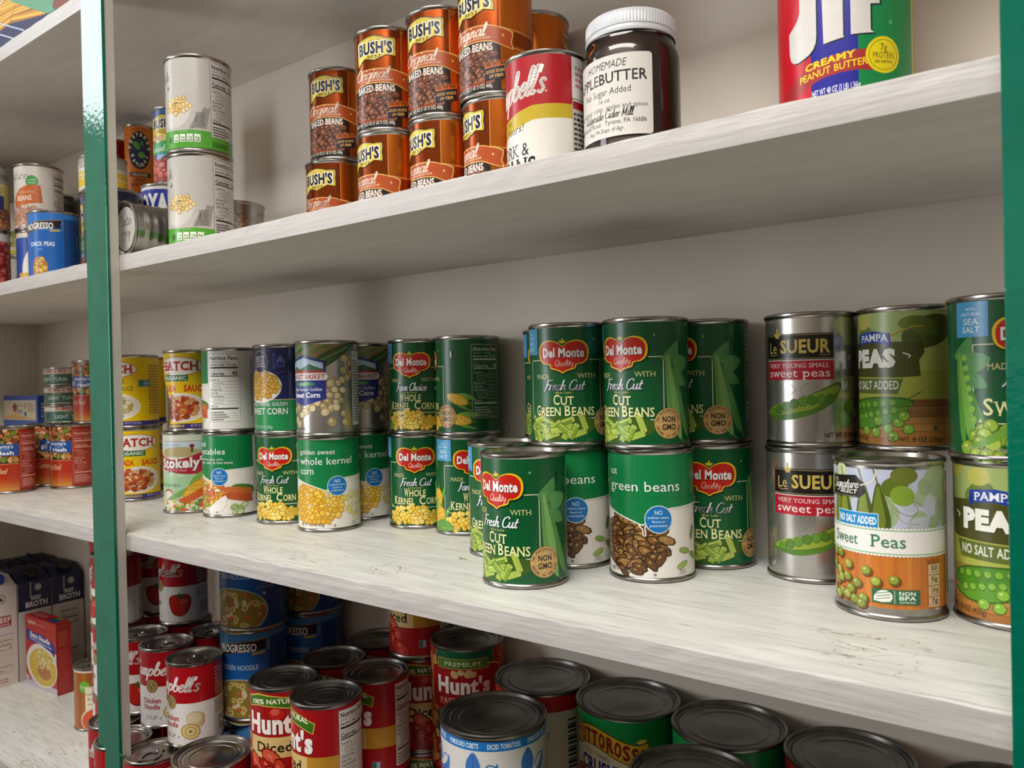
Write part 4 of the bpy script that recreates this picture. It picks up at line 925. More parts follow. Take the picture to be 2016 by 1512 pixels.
def hunts(kind, R=.0381, H=.1127):
    A = wrapper('9c1218', R, H); d = A.d; h = H * 1000
    if kind == 'diced':
        A.poly([(-60 * d, h * .9), (-30 * d, h * .95), (0, h * .965) if False else (0, h * .93), (30 * d, h * .9), (56 * d, h * .84), (52 * d, h * .74), (28 * d, h * .79), (0, h * .82), (-30 * d, h * .83), (-56 * d, h * .8)], 'c9b24a'); A.poly([(-58 * d, h * .89), (-30 * d, h * .935), (0, h * .92), (30 * d, h * .89), (54 * d, h * .835), (51 * d, h * .75), (28 * d, h * .8), (0, h * .83), (-30 * d, h * .84), (-55 * d, h * .81)], '3f6a1c')
        A.text('100% NATURAL', -2 * d, h * .853, 5, 'ece6c8', w=92 * d, b=.03, arc=2)
        A.ell(2 * d, h * .76, 8.5, 6.4, 'b8241a', n=24); A.ell(0, h * .775, 5, 3.6, 'd0564a', n=18); A.line([(2 * d, h * .8), (4 * d, h * .83)], .9, '4f6a2a')
        A.rect(-A.full, h * .33, A.full, h * .53, 'b8862c'); A.rect(-50 * d, h * .33, 40 * d, h * .53, 'd6b878')
        A.text('Diced', -4 * d, h * .385, 10.5, '201812', w=66 * d, b=.02, se=.9)
        A.blobs(lambda u, v: inell(-10 * d, h * .16, 50 * d, h * .22)(u, v), (-60 * d, 6, 44 * d, h * .36), 15, ('b8281c', 'c93a28', 'a81e16', 'd0563c'), '6a100c', 3, 1.9, 1.15, 'd8705a', rot=-55)
        A.ell(-62 * d, h * .44, 9 * d, 10, 'e0d6c4', n=24); A.ell(-62 * d, h * .44, 8 * d, 9, 'b81f1a', n=24)
        A.rect(50 * d, h * .12, 64 * d, h * .2, '7d98a8'); A.rect(51 * d, h * .125, 57 * d, h * .195, '3c6a5c'); A.small(58 * d, h * .13, 63.4 * d, h * .19, 'c9d6dc', 3)
        y = h * .57
    else:
        A.rect(-50 * d, h * .3, 50 * d, A.v1, '0f5a3a'); A.rect(-50 * d, h * .3, -49 * d, A.v1, 'c9a84a'); A.rect(49 * d, h * .3, 50 * d, A.v1, 'c9a84a')
        A.blobs(lambda u, v: abs(u) > 51 * d and abs(u) < 96 * d, (-96 * d, h * .05, 96 * d, h * .94), 11, ('b8381c', 'c95a2a', 'a8281a', 'c98a4a', 'd8a860'), '7a1c10', 6, 1.3, 1.2)
        A.blobs(lambda u, v: True, (-50 * d, 6, 50 * d, h * .29), 9, ('c98a4a', 'b8481f', 'd8b878', 'a8381c'), '6a2a14', 6, 1.3, 1.2)
        A.poly([(-62 * d, h * .83), (-44 * d, h * .87), (46 * d, h * .87), (64 * d, h * .84), (62 * d, h * .53), (0, h * .42), (-58 * d, h * .53)], 'c9a84a'); A.poly([(-60 * d, h * .825), (-44 * d, h * .86), (46 * d, h * .86), (62 * d, h * .83), (60 * d, h * .535), (0, h * .43), (-56 * d, h * .535)], '9c1218')
        A.rect(-44 * d, h * .835, 40 * d, h * .915, 'b8a84a'); A.rect(-43 * d, h * .84, 39 * d, h * .91, '4f7a2c'); A.text('PREMIUM', -2 * d, h * .857, 5, 'e6e2c0', w=58 * d, se=.6)
        for u, v, r in ((-14, .795, 5), (-4, .81, 4), (8, .80, 5.4), (16, .795, 4)): A.ell(u * d, h * v, r, r * .8, 'c9b070', u * 3, 14)
        A.text('PASTA SAUCE', 0, h * .565, 7, 'e2cf9a', w=80 * d, se=.7, arc=1); A.text('7', -34 * d, h * .45, 6, 'e6e2d6'); A.text('HERBS & SPICES', 2 * d, h * .38, 4, 'e6e2d6', w=50 * d)
        y = h * .65
    for du, c in ((.7, '5a0a0c'), (0, 'f0ebe4')): A.text("Hunt's", du - 1 * d, y - du * .6, 20 if kind == 'diced' else 17, c, w=106 * d if kind == 'diced' else 88 * d, b=.045)
    A.nutri(93 * d, 12, 155 * d, h * .93, 'd2ccc2', '24201e')
    return A
def pomodoro():
    A = wrapper('d6d3d0', .0516, .119, 4, 113); d = A.d
    A.rect(-A.full, 104.5, A.full, 113, '2272b8')
    for i in range(-4, 4): A.text(('DICED TOMATOES', 'POMODORO CUBETTI')[i % 2], (i * 45 + 10) * d, 106.6, 4.4, 'dfeaf4', w=36 * d, b=.02)
    for k in range(6):
        u = (-139 + 58 * k + (0 if k < 3 else 2)) * d
        A.poly([(u - 18, 60), (u - 16, 72), (u - 6, 79), (u + 6, 79), (u + 15, 72), (u + 17, 58), (u + 10, 34), (u, 24), (u - 11, 34)], 'c01c16', 4); A.ell(u - 8, 66, 2.4, 6, 'e8a090', 20, 14)
        b = '3f74bc'
        A.poly([(u - 2, 76), (u - 7, 84), (u - 7, 94), (u, 103), (u + 6, 94), (u + 6, 84)], b, 3)
        A.poly([(u, 78), (u + 10, 80), (u + 18, 86), (u + 22, 94), (u + 23, 86), (u + 20, 78), (u + 10, 74)], b, 3); A.poly([(u, 78), (u - 12, 76), (u - 18, 82), (u - 12, 72)], b, 3); A.line(spline([(u + 8, 84), (u + 14, 92), (u + 22, 90)], 5), 1.3, b)
        A.line(spline([(u + 16, 78), (u + 24, 72), (u + 26, 76)], 5), 1.6, b); A.line([(u, 100), (u - .5, 82)], .6, '2a5a9a')
    return A
def creamtin():
    A = wrapper('c9c0ac', .0516, .119, 4, 114.5); d = A.d
    A.rect(-A.full, 99, A.full, 114.5, 'a8161c'); A.ell(2 * d, 60, 4.4, 4.4, '3a3834', n=24); A.ell(2 * d, 60, 3.8, 3.8, 'c9c0ac', n=24); A.text('K', 2 * d, 57.6, 5, '3a3834', b=.03)
    A.small(-4 * d, 68, 12 * d, 80, '5a564e', 4, 4); A.ell(14 * d, 76, 3, 3, '5a564e', n=20); A.ell(14 * d, 76, 2, 2, 'c9c0ac', n=20); A.text('NET WT', 2 * d, 46, 4, '3a3834', w=16); A.text('28 OZ (794g)', 2 * d, 40, 4, '3a3834', w=24)
    for i in range(20): A.rect(40 * d, 12 + i * 4, 52 * d, 12 + i * 4 + 1.2 + (i * 7 % 3), '34322e')
    A.rect(-130 * d, 10, -20 * d, 98, 'b8241c'); A.text('TOMATOES', -75 * d, 60, 14, 'ece4d0', w=90 * d, b=.02, se=.8)
    return A
def tutto():
    A = wrapper('0f7a3c', .0516, .119, 4, 114.5); d = A.d
    A.poly([(-52 * d, 58), (-30 * d, 66), (-2 * d, 62), (20 * d, 56), (42 * d, 55), (44 * d, 4.2), (-54 * d, 4.2)], 'cfc6a8', 2)
    A.poly([(-52 * d, 76), (-47 * d, 78), (-28 * d, 84), (-6 * d, 82), (16 * d, 75), (34 * d, 72), (44 * d, 74), (44 * d, 52), (30 * d, 51), (8 * d, 57), (-12 * d, 64), (-30 * d, 65), (-52 * d, 58)], '5a2a10', 2)
    A.poly([(-51 * d, 75), (-47 * d, 77), (-28 * d, 83), (-6 * d, 81), (16 * d, 74), (34 * d, 71), (43 * d, 73), (43 * d, 53), (30 * d, 52), (8 * d, 58), (-12 * d, 65), (-30 * d, 66), (-51 * d, 59.5)], 'c9a62c', 2)
    A.poly([(43 * d, 70), (52 * d, 68), (52 * d, 58), (44 * d, 56)], 'a88420'); A.ell(36 * d, 75, 5, 2, 'd8bc50', 10, 16); A.poly([(-52 * d, 84), (-46 * d, 79), (-47 * d, 76)], 'd8bc50')
    cs = 'TUTTOROSSO'
    for i, ch in enumerate(cs):
        x = -45 + i * 9.2; yv = (62.5, 66, 67, 67, 66, 64, 61, 58.4, 56, 55)[i]
        A.text(ch, (x + .6) * d, yv - 1, 13, '5a0c10', w=8 * d, b=.03, se=.8); A.text(ch, x * d, yv - .5, 13, '8f151c', w=7.6 * d, b=.03, se=.8)
    A.text('FAMILY OWNED', -16 * d, 55.5, 3.6, '4a3a24', w=34 * d, se=.6, rise=-.12); A.text('CRUSHED', -6 * d, 38, 13, '1f2678', w=64 * d, b=.04, rise=-.1); A.text('TOMATOES', -2 * d, 24, 11, '1f2678', w=66 * d, b=.04, rise=-.1)
    A.blobs(inell(-44 * d, 24, 16, 18), (-62 * d, 8, -32 * d, 42), 11, ('a8281c', 'b83a24'), '5a140c', 3)
    A.F = [(p if k < 2 else [(u, v + 22) for u, v in p], c, k) for p, c, k in A.F]
    A.rect(-50 * d, 4.2, 42 * d, 27, 'cfc6a8'); A.text('IN HEAVY PUREE', -4 * d, 14, 6, '1f2678', w=70 * d)
    return A
def redtin():
    A = wrapper('8f1218', .0516, .119, 4, 114.5); d = A.d
    A.rect(-A.full, 20, A.full, 60, 'd0c6ae'); A.text('TOMATOES', 0, 34, 12, '8f1218', w=90 * d, b=.03, se=.8); A.text('WHOLE PEELED', 0, 76, 8, 'e6dcc6', w=80 * d, b=.02)
    return A
def soupcan():
    A = wrapper('9a5a28', .0337, .1016, 3, 97.6); d = A.d
    for i in range(12): A.rect((-180 + 30 * i) * d, 3, (-180 + 30 * i + 13) * d, 96, 'a8662e')
    A.rect(-A.full, 95, A.full, 97.6, 'e6dccb')
    A.ell(-52 * d, 72, 10, 10, '5f9a34', n=26); A.ell(-52 * d, 72, 8.4, 8.4, '78b044', n=26); A.text('Organic', -52 * d, 70, 4, 'f0f4e6', w=14)
    A.rect(-50 * d, 30, 2 * d, 72, 'e6dcc0'); A.rect(-4 * d, 30, 3 * d, 74, 'c03a24'); A.rect(-50 * d, 30, -4 * d, 70, 'e9e0c6'); A.text('tomato', -28 * d, 58, 5, '5a4a34', w=24); A.text('basil', -28 * d, 50, 5, '5a4a34', w=18); A.text('soup', -28 * d, 42, 5, '5a4a34', w=18)
    A.ell(-14 * d, 18, 50 * d, 22, 'ddd0bc', n=40); A.ell(-14 * d, 17, 47 * d, 20, 'd0552f', n=40); A.ell(-16 * d, 14, 6, 2.4, '7f9a34', -35, 14); A.ell(-8 * d, 12, 5, 2.2, '8faa3c', 10, 14); A.ell(-20 * d, 26, 1.2, 1, 'ecc8a8', n=8); A.ell(-6 * d, 24, 1, 1, 'ecc8a8', n=8)
    A.ell(24 * d, 44, 7, 5, 'd0c2a0', 30, 14); A.ell(30 * d, 34, 6, 5, 'cf4a34', n=14)
    return A
def hash_():
    A = wrapper('a8321c'); d = A.d
    for i in range(6): A.rect(-50 * d, 5 + i * 4.5, 50 * d, 5 + (i + 1) * 4.5, ('c98a3c', 'c47432', 'bd5e28', 'b84a20', 'b43c1c', 'b0341a')[i])
    A.rect(-50 * d, 31, 50 * d, 50, 'b0301a'); A.rect(-50 * d, 50, 50 * d, 51, 'd89a6a')
    A.rect(-50 * d, 51, 50 * d, A.v1, '4a2010')
    A.blobs(inbox(-50 * d, 52, 48 * d, 107), (-48 * d, 53, 48 * d, 106), 8, ('d8a868', 'c06a3c', 'e2c08a', '8f3f20', 'b8824a', '6f8a34'), '4a1c0c', 3, 1.15, 1.2)
    A.rect(-30 * d, 64, 50 * d, 84, '1f4f9c'); A.text("America's", 12 * d, 77, 5.6, 'eef0f2', w=50 * d, b=.02); A.text('FAVORITE', 16 * d, 73, 2.6, '9fc4e6', w=26 * d); A.text('#1', -18 * d, 68, 8, 'eef0f2', w=16 * d, b=.03); A.text('Hash', 18 * d, 66, 6, 'eef0f2', w=42 * d, b=.03)
    A.text('Corned Beef', -8 * d, 34, 9, 'ecc89a', w=60 * d, se=.8, sh=.15)
    A.rect(50 * d, A.v0, 130 * d, A.v1, '9c2a22'); A.nutri(53 * d, 10, 120 * d, 102, None, 'e0a89a')
    A.small(-120 * d, 10, -60 * d, 100, 'd89a7a', 16, 4)
    return A
def tunatin():
    A = wrapper('3f6f5c', .0425, .034, 2.5, 31.5); d = A.d
    A.rect(-A.full, 22, A.full, 31.5, 'dcd6cc'); A.rect(-A.full, 21.4, A.full, 22.2, 'b8a03c')
    A.text('BUMBLE BEE', 0, 24, 5.4, 'b0282c', w=68 * d, b=.02, se=.5); A.text('CHUNK', -4 * d, 17.6, 2.4, 'd6e2da', w=16 * d); A.text('LIGHT TUNA', 0, 9, 6.2, 'dfe6e0', w=72 * d, b=.01)
    A.ell(58 * d, 17, 8, 6, '1f2a5a', n=22); A.ell(-60 * d, 14, 5.4, 5.4, '2a3a6a', n=20); A.small(80 * d, 5, 130 * d, 20, 'b9c9c0', 4, 3)
    return A
def westbrae():
    A = wrapper('d9761a', .025, .13, 4, 126); d = A.d
    A.ell(0, 84, 18.4, 33, '1a1a1e', n=44); A.ell(0, 84, 9.6, 20, '1f2a5c', n=32); A.ell(-4, 92, 4.4, 8, '5f9a3c', 30, 18); A.ell(3, 76, 5, 6, '6fa844', -10, 18); A.ell(4, 96, 2.4, 5, '4f8a44', 10, 14)
    for i, ch in enumerate('WESTBRAE'):
        a = radians(168 - i * 22.3); A.text(ch, 14 * cos(a), 82 + 26.5 * sin(a), 5.6, 'f0ece2', w=4.4, b=.03, rot=(degrees(a) - 90) * .8)
    for i, ch in enumerate('NATURAL'):
        a = radians(200 + i * 23.3); A.text(ch, 14 * cos(a), 82.5 + 27.5 * sin(a), 5.6, 'f0ece2', w=4.4, b=.03, rot=(degrees(a) - 270) * .8)
    A.text('NON-GMO · FAT FREE', 0, 120, 2.4, '6a2c10', w=30, arc=2)
    A.poly([(-20, 38), (20, 38), (18, 42), (20, 46), (-20, 46), (-18, 42)], '2a1c14'); A.text('ORGANIC', 0, 39.6, 4.6, 'e6c9a0', w=27, b=.03, se=.6); A.text('GREAT', 0, 29.5, 6, '5a1f10', w=20, b=.02, se=.6); A.text('NORTHERN', 0, 21, 6, '5a1f10', w=32, b=.02, se=.6)
    return A
def goya():
    A = wrapper('1f2f9c'); d = A.d
    A.rect(-A.full, 104, A.full, A.v1, 'dfdcd6'); A.text('GOYA', 0, 70, 26, 'f0eeea', w=96 * d, b=.05); A.ell(53 * d, 72, 1.6, 1.6, 'f0eeea', n=12); A.rect(-60 * d, 10, 60 * d, 60, 'e6e0d2'); A.text('GARBANZOS', 0, 44, 9, '1f2f9c', w=100 * d, b=.02)
    for i in range(-5, 6): A.ell(i * 8 * d, 61, 3, 2.4, 'dfe2ec', n=10)
    return A
def navytin():
    A = wrapper('1c2138', H=.118); d = A.d
    A.small(-170 * d, 60, 175 * d, 100, '5a5f74', 9, 4); A.rect(-30 * d, 20, 60 * d, 50, '8f2a20'); A.text('BEANS', 14 * d, 30, 10, 'e6dcc6', w=60 * d, b=.02)
    return A
def orangecan():
    A = wrapper('d9d2c8'); d = A.d
    A.script('Nature', -34 * d, 86, 16, '3a3836', .8, .15, w=44); A.ell(10 * d, 82, 11, 11.5, 'e6e2d8', n=30); A.ell(10 * d, 82, 10, 10.6, '3f9a44', n=30); A.text("world's", 10 * d, 83, 2.8, 'eef4ea', w=13); A.text('tastiest', 10 * d, 78.6, 2.8, 'eef4ea', w=13)
    A.poly([(-46 * d, 50), (-38 * d, 60), (-24 * d, 70), (0, 76), (30 * d, 76), (34 * d, 46), (0, 44), (-40 * d, 38)], 'c9672c'); A.text('Cannellini', -6 * d, 62, 5, 'e0b090', w=44 * d, rise=.04); A.text('BEANS', -12 * d, 50, 8, 'ecd8c6', w=42 * d, b=.03, rise=.05)
    A.blobs(inell(-10 * d, 24, 34, 16), (-50 * d, 6, 44 * d, 40), 7, ('c99a84', 'd9b8a0', 'b8846c'), '8a5a44', 3, 1.4, 1.2)
    A.nutri(60 * d, 10, 115 * d, 98, None, '3a3632')
    return A
def pastacan():
    A = wrapper('2a4fa0'); d = A.d
    A.rect(-A.full, 100, A.full, A.v1, 'd9cfc0'); A.ell(-4 * d, 44, 56 * d, 44, 'ddd6ca', n=44); A.small(-36 * d, 62, 24 * d, 84, 'b89a4a', 3, 4, .7)
    A.blobs(inell(-4 * d, 24, 34, 19), (-54 * d, 6, 46 * d, 44), 4.8, ('d8bc80', 'e2cc98', 'c9a86a'), '9a7a40', 4, 1.2, 1.15)
    A.rect(-70 * d, 24, -40 * d, 40, 'd0a838'); A.rect(-85 * d, 8, -40 * d, 24, 'e0dacf')
    return A
def redbeans():
    A = wrapper('9a2c20'); d = A.d
    A.blobs(lambda u, v: True, (-80 * d, 8, 110 * d, 92), 15, ('c04a34', 'b43c2a', 'cc5c44', 'a83424'), '6a1810', 3, 1.3, 1.2, 'dc8a70'); A.rect(-A.full, 95, A.full, A.v1, 'd9d2c6')
    return A
def beanjarcan():
    A = wrapper('8f8b84'); d = A.d
    A.rect(-A.full, 74, A.full, 80, 'c9b870'); A.rect(-A.full, 28, A.full, 76, 'b9a868'); A.rect(30 * d, 28, 70 * d, 60, '1f2f7a')
    A.blobs(inbox(-70 * d, 5, 110 * d, 36), (-70 * d, 6, 110 * d, 34), 8, ('8a5030', '9c6440', '7a4226', 'b87c54'), '3a1c0c', 3, 1.3, 1.2)
    A.poly([(-30 * d, 25), (-30 * d, 82), (50 * d, 82), (58 * d, 78), (58 * d, 28), (52 * d, 24)], '1a1a1a', 0); A.poly([(-28 * d, 27), (-28 * d, 79), (49 * d, 79), (55 * d, 76), (55 * d, 30), (50 * d, 26.5)], 'd9d6d0'); A.text('S&W', 10 * d, 60, 10, '2a2a2a', w=40 * d, se=.8); A.small(60 * d, 88, 100 * d, 98, '4a4844', 3)
    return A
def yellowcan():
    A = wrapper('ddd6c6'); d = A.d
    A.ell(24 * d, 84, 18, 16, 'd9b020', n=28); A.ell(30 * d, 80, 10, 8, 'e2bc2c', n=20); A.blobs(inell(20 * d, 36, 30, 20), (-30 * d, 14, 70 * d, 58), 8, ('a8a05a', 'b8b070', '8f8a44'), '6a6430', 3); A.rect(-A.full, 5, A.full, 14, 'd9c83a'); A.script('Classic', 30 * d, 62, 10, '5a5a64', .8, .2, w=40)
    return A
def whitecan():
    A = wrapper('d8d2c8'); d = A.d
    A.script('Bella', 20 * d, 70, 18, '4a4846', .9, .2, w=40); A.poly([(0, 30), (40 * d, 44), (70 * d, 40), (60 * d, 12), (10 * d, 12)], 'd9b84a', 2)
    return A
def shortyellow():
    A = wrapper('d9d2c4', .0365, .06, 3, 57); d = A.d
    A.rect(-A.full, 46, A.full, 57, 'a8a49a'); A.rect(-A.full, 24, A.full, 34, 'd9b428'); A.rect(-A.full, 10, A.full, 22, 'e0bc2c'); A.small(-80 * d, 40, 100 * d, 46, '4a4844', 2); A.text('PINEAPPLE', -60 * d, 26, 6, 'f0ead8', w=60 * d)
    return A
def blackbean():
    A = wrapper('2a2624'); d = A.d
    A.blobs(inbox(-100 * d, 10, 130 * d, 90), (-100 * d, 10, 130 * d, 90), 9, ('3f3a38', '2f2a2a', '4a4442'), '141212', 3, 1.3, 1); A.small(30 * d, 92, 90 * d, 102, '8a8680', 3)
    return A
def bluesoup():
    A = wrapper('1c5fae', .0437, .131); d = A.d
    A.rect(-A.full, 100, A.full, A.v1, '3f7fb8'); A.rect(58 * d, A.v0, 176 * d, 118, '14417f'); A.text('PROGRESSO', 0, 92, 9, 'eeece6', w=90 * d, b=.03)
    return A
# ------------------------------------------------------------------ can bodies, lids and other shapes
MESH = {}
def tin_body(R, H, beads=0):
    k = ('body', R, H, beads)
    if k in MESH: return MESH[k]
    b = R - .0014
    P = [(0, .0035), (R - .0045, .0035), (R - .0036, .001), (R - .0016, 0), (R - .0002, .0009), (R, .0022), (R - .0004, .0034), (b, .0044)]
    if beads:
        n = beads; z0, z1 = H * .14, H * .86
        if beads > 20: z0, z1, n = H * .5, H * .93, beads - 20
        for i in range(n):
            z = z0 + (z1 - z0) * (i + .5) / n; q = (z1 - z0) / n * .5
            P += [(b, z - q * .9), (b - .0011, z - q * .3), (b - .0011, z + q * .3), (b, z + q * .9)]
    P += [(b, H - .0046)]
    MESH[k] = bm_mesh('tin_body', lathe(P), TIN); return MESH[k]
def tin_lid(R, H, shaded=False, easy=False):
    k = ('lid', R, H, shaded, easy)
    if k in MESH: return MESH[k]
    b = R - .0014
    P = [(b, H - .0046), (R - .0004, H - .0035), (R, H - .0024), (R - .0001, H - .0009), (R - .0014, H), (R - .0027, H - .0008), (R - .0033, H - .0042), (R - .0042, H - .0048), (R - .006, H - .0046)]
    q = R - .006
    if easy: P += [(q - .002, H - .0036), (q - .005, H - .0036), (q - .006, H - .0042), (q * .3, H - .0042), (0, H - .0042)]
    else: P += [(q - .0012, H - .0036), (q - .0035, H - .0036), (q - .0048, H - .0046), (q - .0085, H - .0046), (q - .0095, H - .004), (q - .0125, H - .004), (q - .0135, H - .0047), (q * .42, H - .0047), (q * .38, H - .0042), (0, H - .0042)]
    MESH[k] = bm_mesh('tin_lid', lathe(P), TINSHADE if shaded else TIN, ang=25); return MESH[k]
def pull_tab(H):
    k = ('tab', H)
    if k in MESH: return MESH[k]
    bm = bmesh.new(); n = 28; r1 = []
    for i in range(n):                                           # a flat ring with a rivet plate
        a = 2 * pi * i / n
        sec = []
        for (dr, dz) in ((0, 0), (.0022, 0), (.0026, .0008), (.0011, .0015), (-.0004, .0008)):
            e = 1 + dr / .0065
            sec.append(bm.verts.new((.0085 * e * cos(a) + .001, -.0095 + .0125 * e * sin(a) * .95, H - .0038 + dz + .0018 * max(0, -sin(a)))))
        r1.append(sec)
    for i in range(n):
        for j in range(5):
            bm.faces.new((r1[i][j], r1[(i + 1) % n][j], r1[(i + 1) % n][(j + 1) % 5], r1[i][(j + 1) % 5]))
    add_box(bm, -.006, .008, -.001, .009, H - .004, H - .0026, .0006)
    r = bmesh.ops.create_cone(bm, cap_ends=True, segments=16, radius1=.0028, radius2=.002, depth=.0012)
    for v in r['verts']: v.co += Vector((.001, .004, H - .0022))
    bmesh.ops.recalc_face_normals(bm, faces=bm.faces)
    MESH[k] = bm_mesh('pull_tab', bm, TIN); return MESH[k]
LAB = {}
def label_mesh(key, fn, dent=None):
    if key not in LAB: LAB[key] = fn().build('label_' + str(len(LAB)), dent=dent)
    return LAB[key]
def can(name, xyz, off, art, label, cat='can', group=None, R=.0381, H=.1127, shaded=False, easy=False, beads=0, rot=None, tab=20):
    """art: (key, function) of the printed wrapper, or None for a bare tin; off: degrees the wrapper's middle is turned from the camera"""
    x, y, z = xyz
    r = atan2(-x, y) + radians(off) if rot is None else rot
    o = empty(name, x, y, z, r, label, cat, group)
    link('tin_body', tin_body(R, H, beads), o)
    l = link('lid', tin_lid(R, H, shaded, easy), o)
    if easy:
        t = link('pull_tab', pull_tab(H), l); t.rotation_euler = (0, 0, radians(tab))
    if art: link('paper_label', label_mesh(*art), o)
    return o
def box_mesh(w, d, h, mat, bev=.0012):
    bm = bmesh.new(); add_box(bm, -w / 2, w / 2, -d / 2, d / 2, 0, h, bev); return bm_mesh('carton_body', bm, mat, ang=30)
def card(h): return noise_mat('card_' + h, h, h, rough=.5, nscale=30)[0]

# ------------------------------------------------------------------ the room and the shelving
S1, S2, S3, S4 = .498, .159, -.1744, -.556
YF, YB = .461, .731
XL, XR = -1.825, 1.5
def struct(name, boxes, mat, bev=0, kind='structure'):
    bm = bmesh.new()
    for b in boxes: add_box(bm, *b, bev)
    o = link(name, bm_mesh(name, bm, mat, smooth=False)); o['kind'] = kind; return o
ZC, YB0 = CAMZ + 1.15, -1.85
struct('floor', [(XL - .1, XR + .1, YB0 - .1, YB + .1, -.05, 0)], FLOORM)
struct('ceiling', [(XL - .1, XR + .1, YB0 - .1, YB + .1, ZC, ZC + .05)], CEILM)
struct('wall_back', [(XL - .1, XR + .1, YB, YB + .1, 0, ZC)], WALLM)
struct('wall_right', [(XR, XR + .1, YB0, YB, 0, ZC)], ROOMW)
struct('wall_front', [(XL - .1, XR + .1, YB0 - .1, YB0, 0, ZC)], ROOMW)
struct('fill_absorber_1', [(XL, XR - .02, YB0, YB0 + .02, 0, CAMZ - .1), (XR - .02, XR, YB0, YB - .3, 0, CAMZ - .1)], FILLCUTM)  # unseen dark panels, added to soak up fill light on the lower shelf
W, V2 = WIN, WIN2
struct('wall_left', [(XL - .1, XL, V2['y1'], YB, 0, ZC), (XL - .1, XL, W['y1'], V2['y0'], 0, ZC), (XL - .1, XL, YB0, W['y0'], 0, ZC), (XL - .1, XL, W['y0'], W['y1'], 0, W['z0']), (XL - .1, XL, W['y0'], W['y1'], W['z1'], ZC),
                     (XL - .1, XL, V2['y0'], V2['y1'], 0, V2['z0']), (XL - .1, XL, V2['y0'], V2['y1'], V2['z1'], ZC)], WALLM)
t_ = .04
for n_, W_ in (('window_1', W), ('window_2', V2)):
    struct(n_, [(XL - .02, XL + .015, W_['y0'] - t_, W_['y1'] + t_, W_['z0'] - t_, W_['z0']), (XL - .02, XL + .015, W_['y0'] - t_, W_['y1'] + t_, W_['z1'], W_['z1'] + t_),
                (XL - .02, XL + .015, W_['y0'] - t_, W_['y0'], W_['z0'], W_['z1']), (XL - .02, XL + .015, W_['y1'], W_['y1'] + t_, W_['z0'], W_['z1'])], WHITE_EDGE)

def shelf(z, th, label, seed, top=WASH, x0=XL + .001, x1=.9):
    """a board along the back wall: worn top face, brushed paint on the front edge, slightly rounded and chipped arris"""
    bm = bmesh.new(); rnd = random.Random(seed); n = 150
    prof = lambda j: [(YF, -th), (YF - .0004 + rnd.uniform(-.00025, .00025), -th * .5), (YF + rnd.uniform(-.0003, .0004), -.0013 + rnd.uniform(-.0006, .0008)), (YF + .0013 + rnd.uniform(-.0005, .001), rnd.choice((0, 0, 0, .0004))), (YF + .004, 0), (YB - .0005, 0), (YB - .0005, -th)]
    rows = []
    for i in range(n + 1):
        x = x0 + (x1 - x0) * i / n
        rows.append([bm.verts.new((x, p[0], CAMZ + z + p[1])) for p in prof(i)])
    for a, b in zip(rows, rows[1:]):
        for j in range(7):
            f = bm.faces.new((a[j], b[j], b[(j + 1) % 7], a[(j + 1) % 7])); f.material_index = 1 if j in (3, 4) else (2 if j in (5, 6) else 0)
    bm.faces.new(rows[0]); bm.faces.new(rows[-1][::-1])
    bmesh.ops.recalc_face_normals(bm, faces=bm.faces)
    o = link('shelf_board', bm_mesh('shelf_board', bm, [WHITE_EDGE, top, WHITE_UNDER], smooth=False))
    return prop(o, label, 'shelf', 'painted shelf boards along the back wall')
shelf(S1, .0212, 'highest white shelf board, bare underside showing, pasta carton on it', 1, WHITE_UNDER)
shelf(S2, .019, 'white shelf board carrying the baked beans, the jar of spread and the peanut butter', 2, WHITE_UNDER)
shelf(S3, .0192, 'white shelf board with a worn grained top carrying green vegetable cans', 3)
shelf(S4, .0192, 'lowest visible white shelf board carrying soup cans, tomato cans and broth cartons', 4)
def post(x0, x1, label):
    bm = bmesh.new(); add_box(bm, x0 + .0012, x1 - .0012, .4495, YF - .0006, .02, CAMZ + 1.1)
    for v in bm.verts: v.co.z = v.co.z
    o = link('shelf_post', bm_mesh('shelf_post', bm, POSTW, smooth=False)); prop(o, label, 'post', 'posts in front of the shelves')
    bm = bmesh.new(); add_box(bm, x0, x1, .446, .4494, .0, CAMZ + 1.12, .0007)
    p = link('face_strip', bm_mesh('face_strip', bm, GREEN, smooth=False), o); p['label'] = 'glossy green painted front strip'
    return o
post(-.9725, -.921, 'upright post with a green front between soup cans and broth cartons')
post(-.0305, .022, 'upright post with a green front at the edge beside the pea cans')

# ------------------------------------------------------------------ middle shelf
U = .1127
G_DM = 'green vegetable cans with a red fruit-shaped emblem'
def dmc(n, x, y, lv, kind, off, lab): can(n, (x, y, S3 + U * lv), off, ('dm' + kind, lambda: dm(kind)), lab, 'can', G_DM)
GB, CN, PE = 'green_bean_can', 'corn_can', 'pea_can'
dmc(GB, -.3948, .5456, 0, 'beans', -39, 'dark green cut green beans can standing alone at the very front of the shelf')
dmc(GB, -.4767, .6264, 0, 'beans', -20, 'dark green bean can partly hidden behind the front single can')
dmc(GB, -.3928, .6204, 1, 'beans', -9, 'upper dark green bean can stacked on the french style beans can')
dmc(GB, -.4419, .6792, 1, 'beans', -21, 'dark green bean can showing only a sliver behind the upper bean can')
dmc(GB, -.436, .6929, 0, 'beans', 0, 'hidden dark green can supporting the sliver of bean can by the wall')
dmc(GB, -.3133, .6218, 1, 'beans', -35, 'upper dark green bean can on the lighter green cut green beans can')
dmc(GB, -.2815, .6929, 0, 'beans', -5, 'lower dark green bean can just behind the lighter cut green beans can')
dmc(GB, -.2846, .6925, 1, 'beans', -52, 'upper dark green bean can with pod leaves and full round tan badge')
dmc(CN, -.8308, .624, 0, 'corn', -27, 'dark green whole kernel corn can under the navy sweet corn can')
dmc(CN, -.6575, .6905, 0, 'corn', -9, 'lower dark green corn can beside the one with a blue sea salt tab')
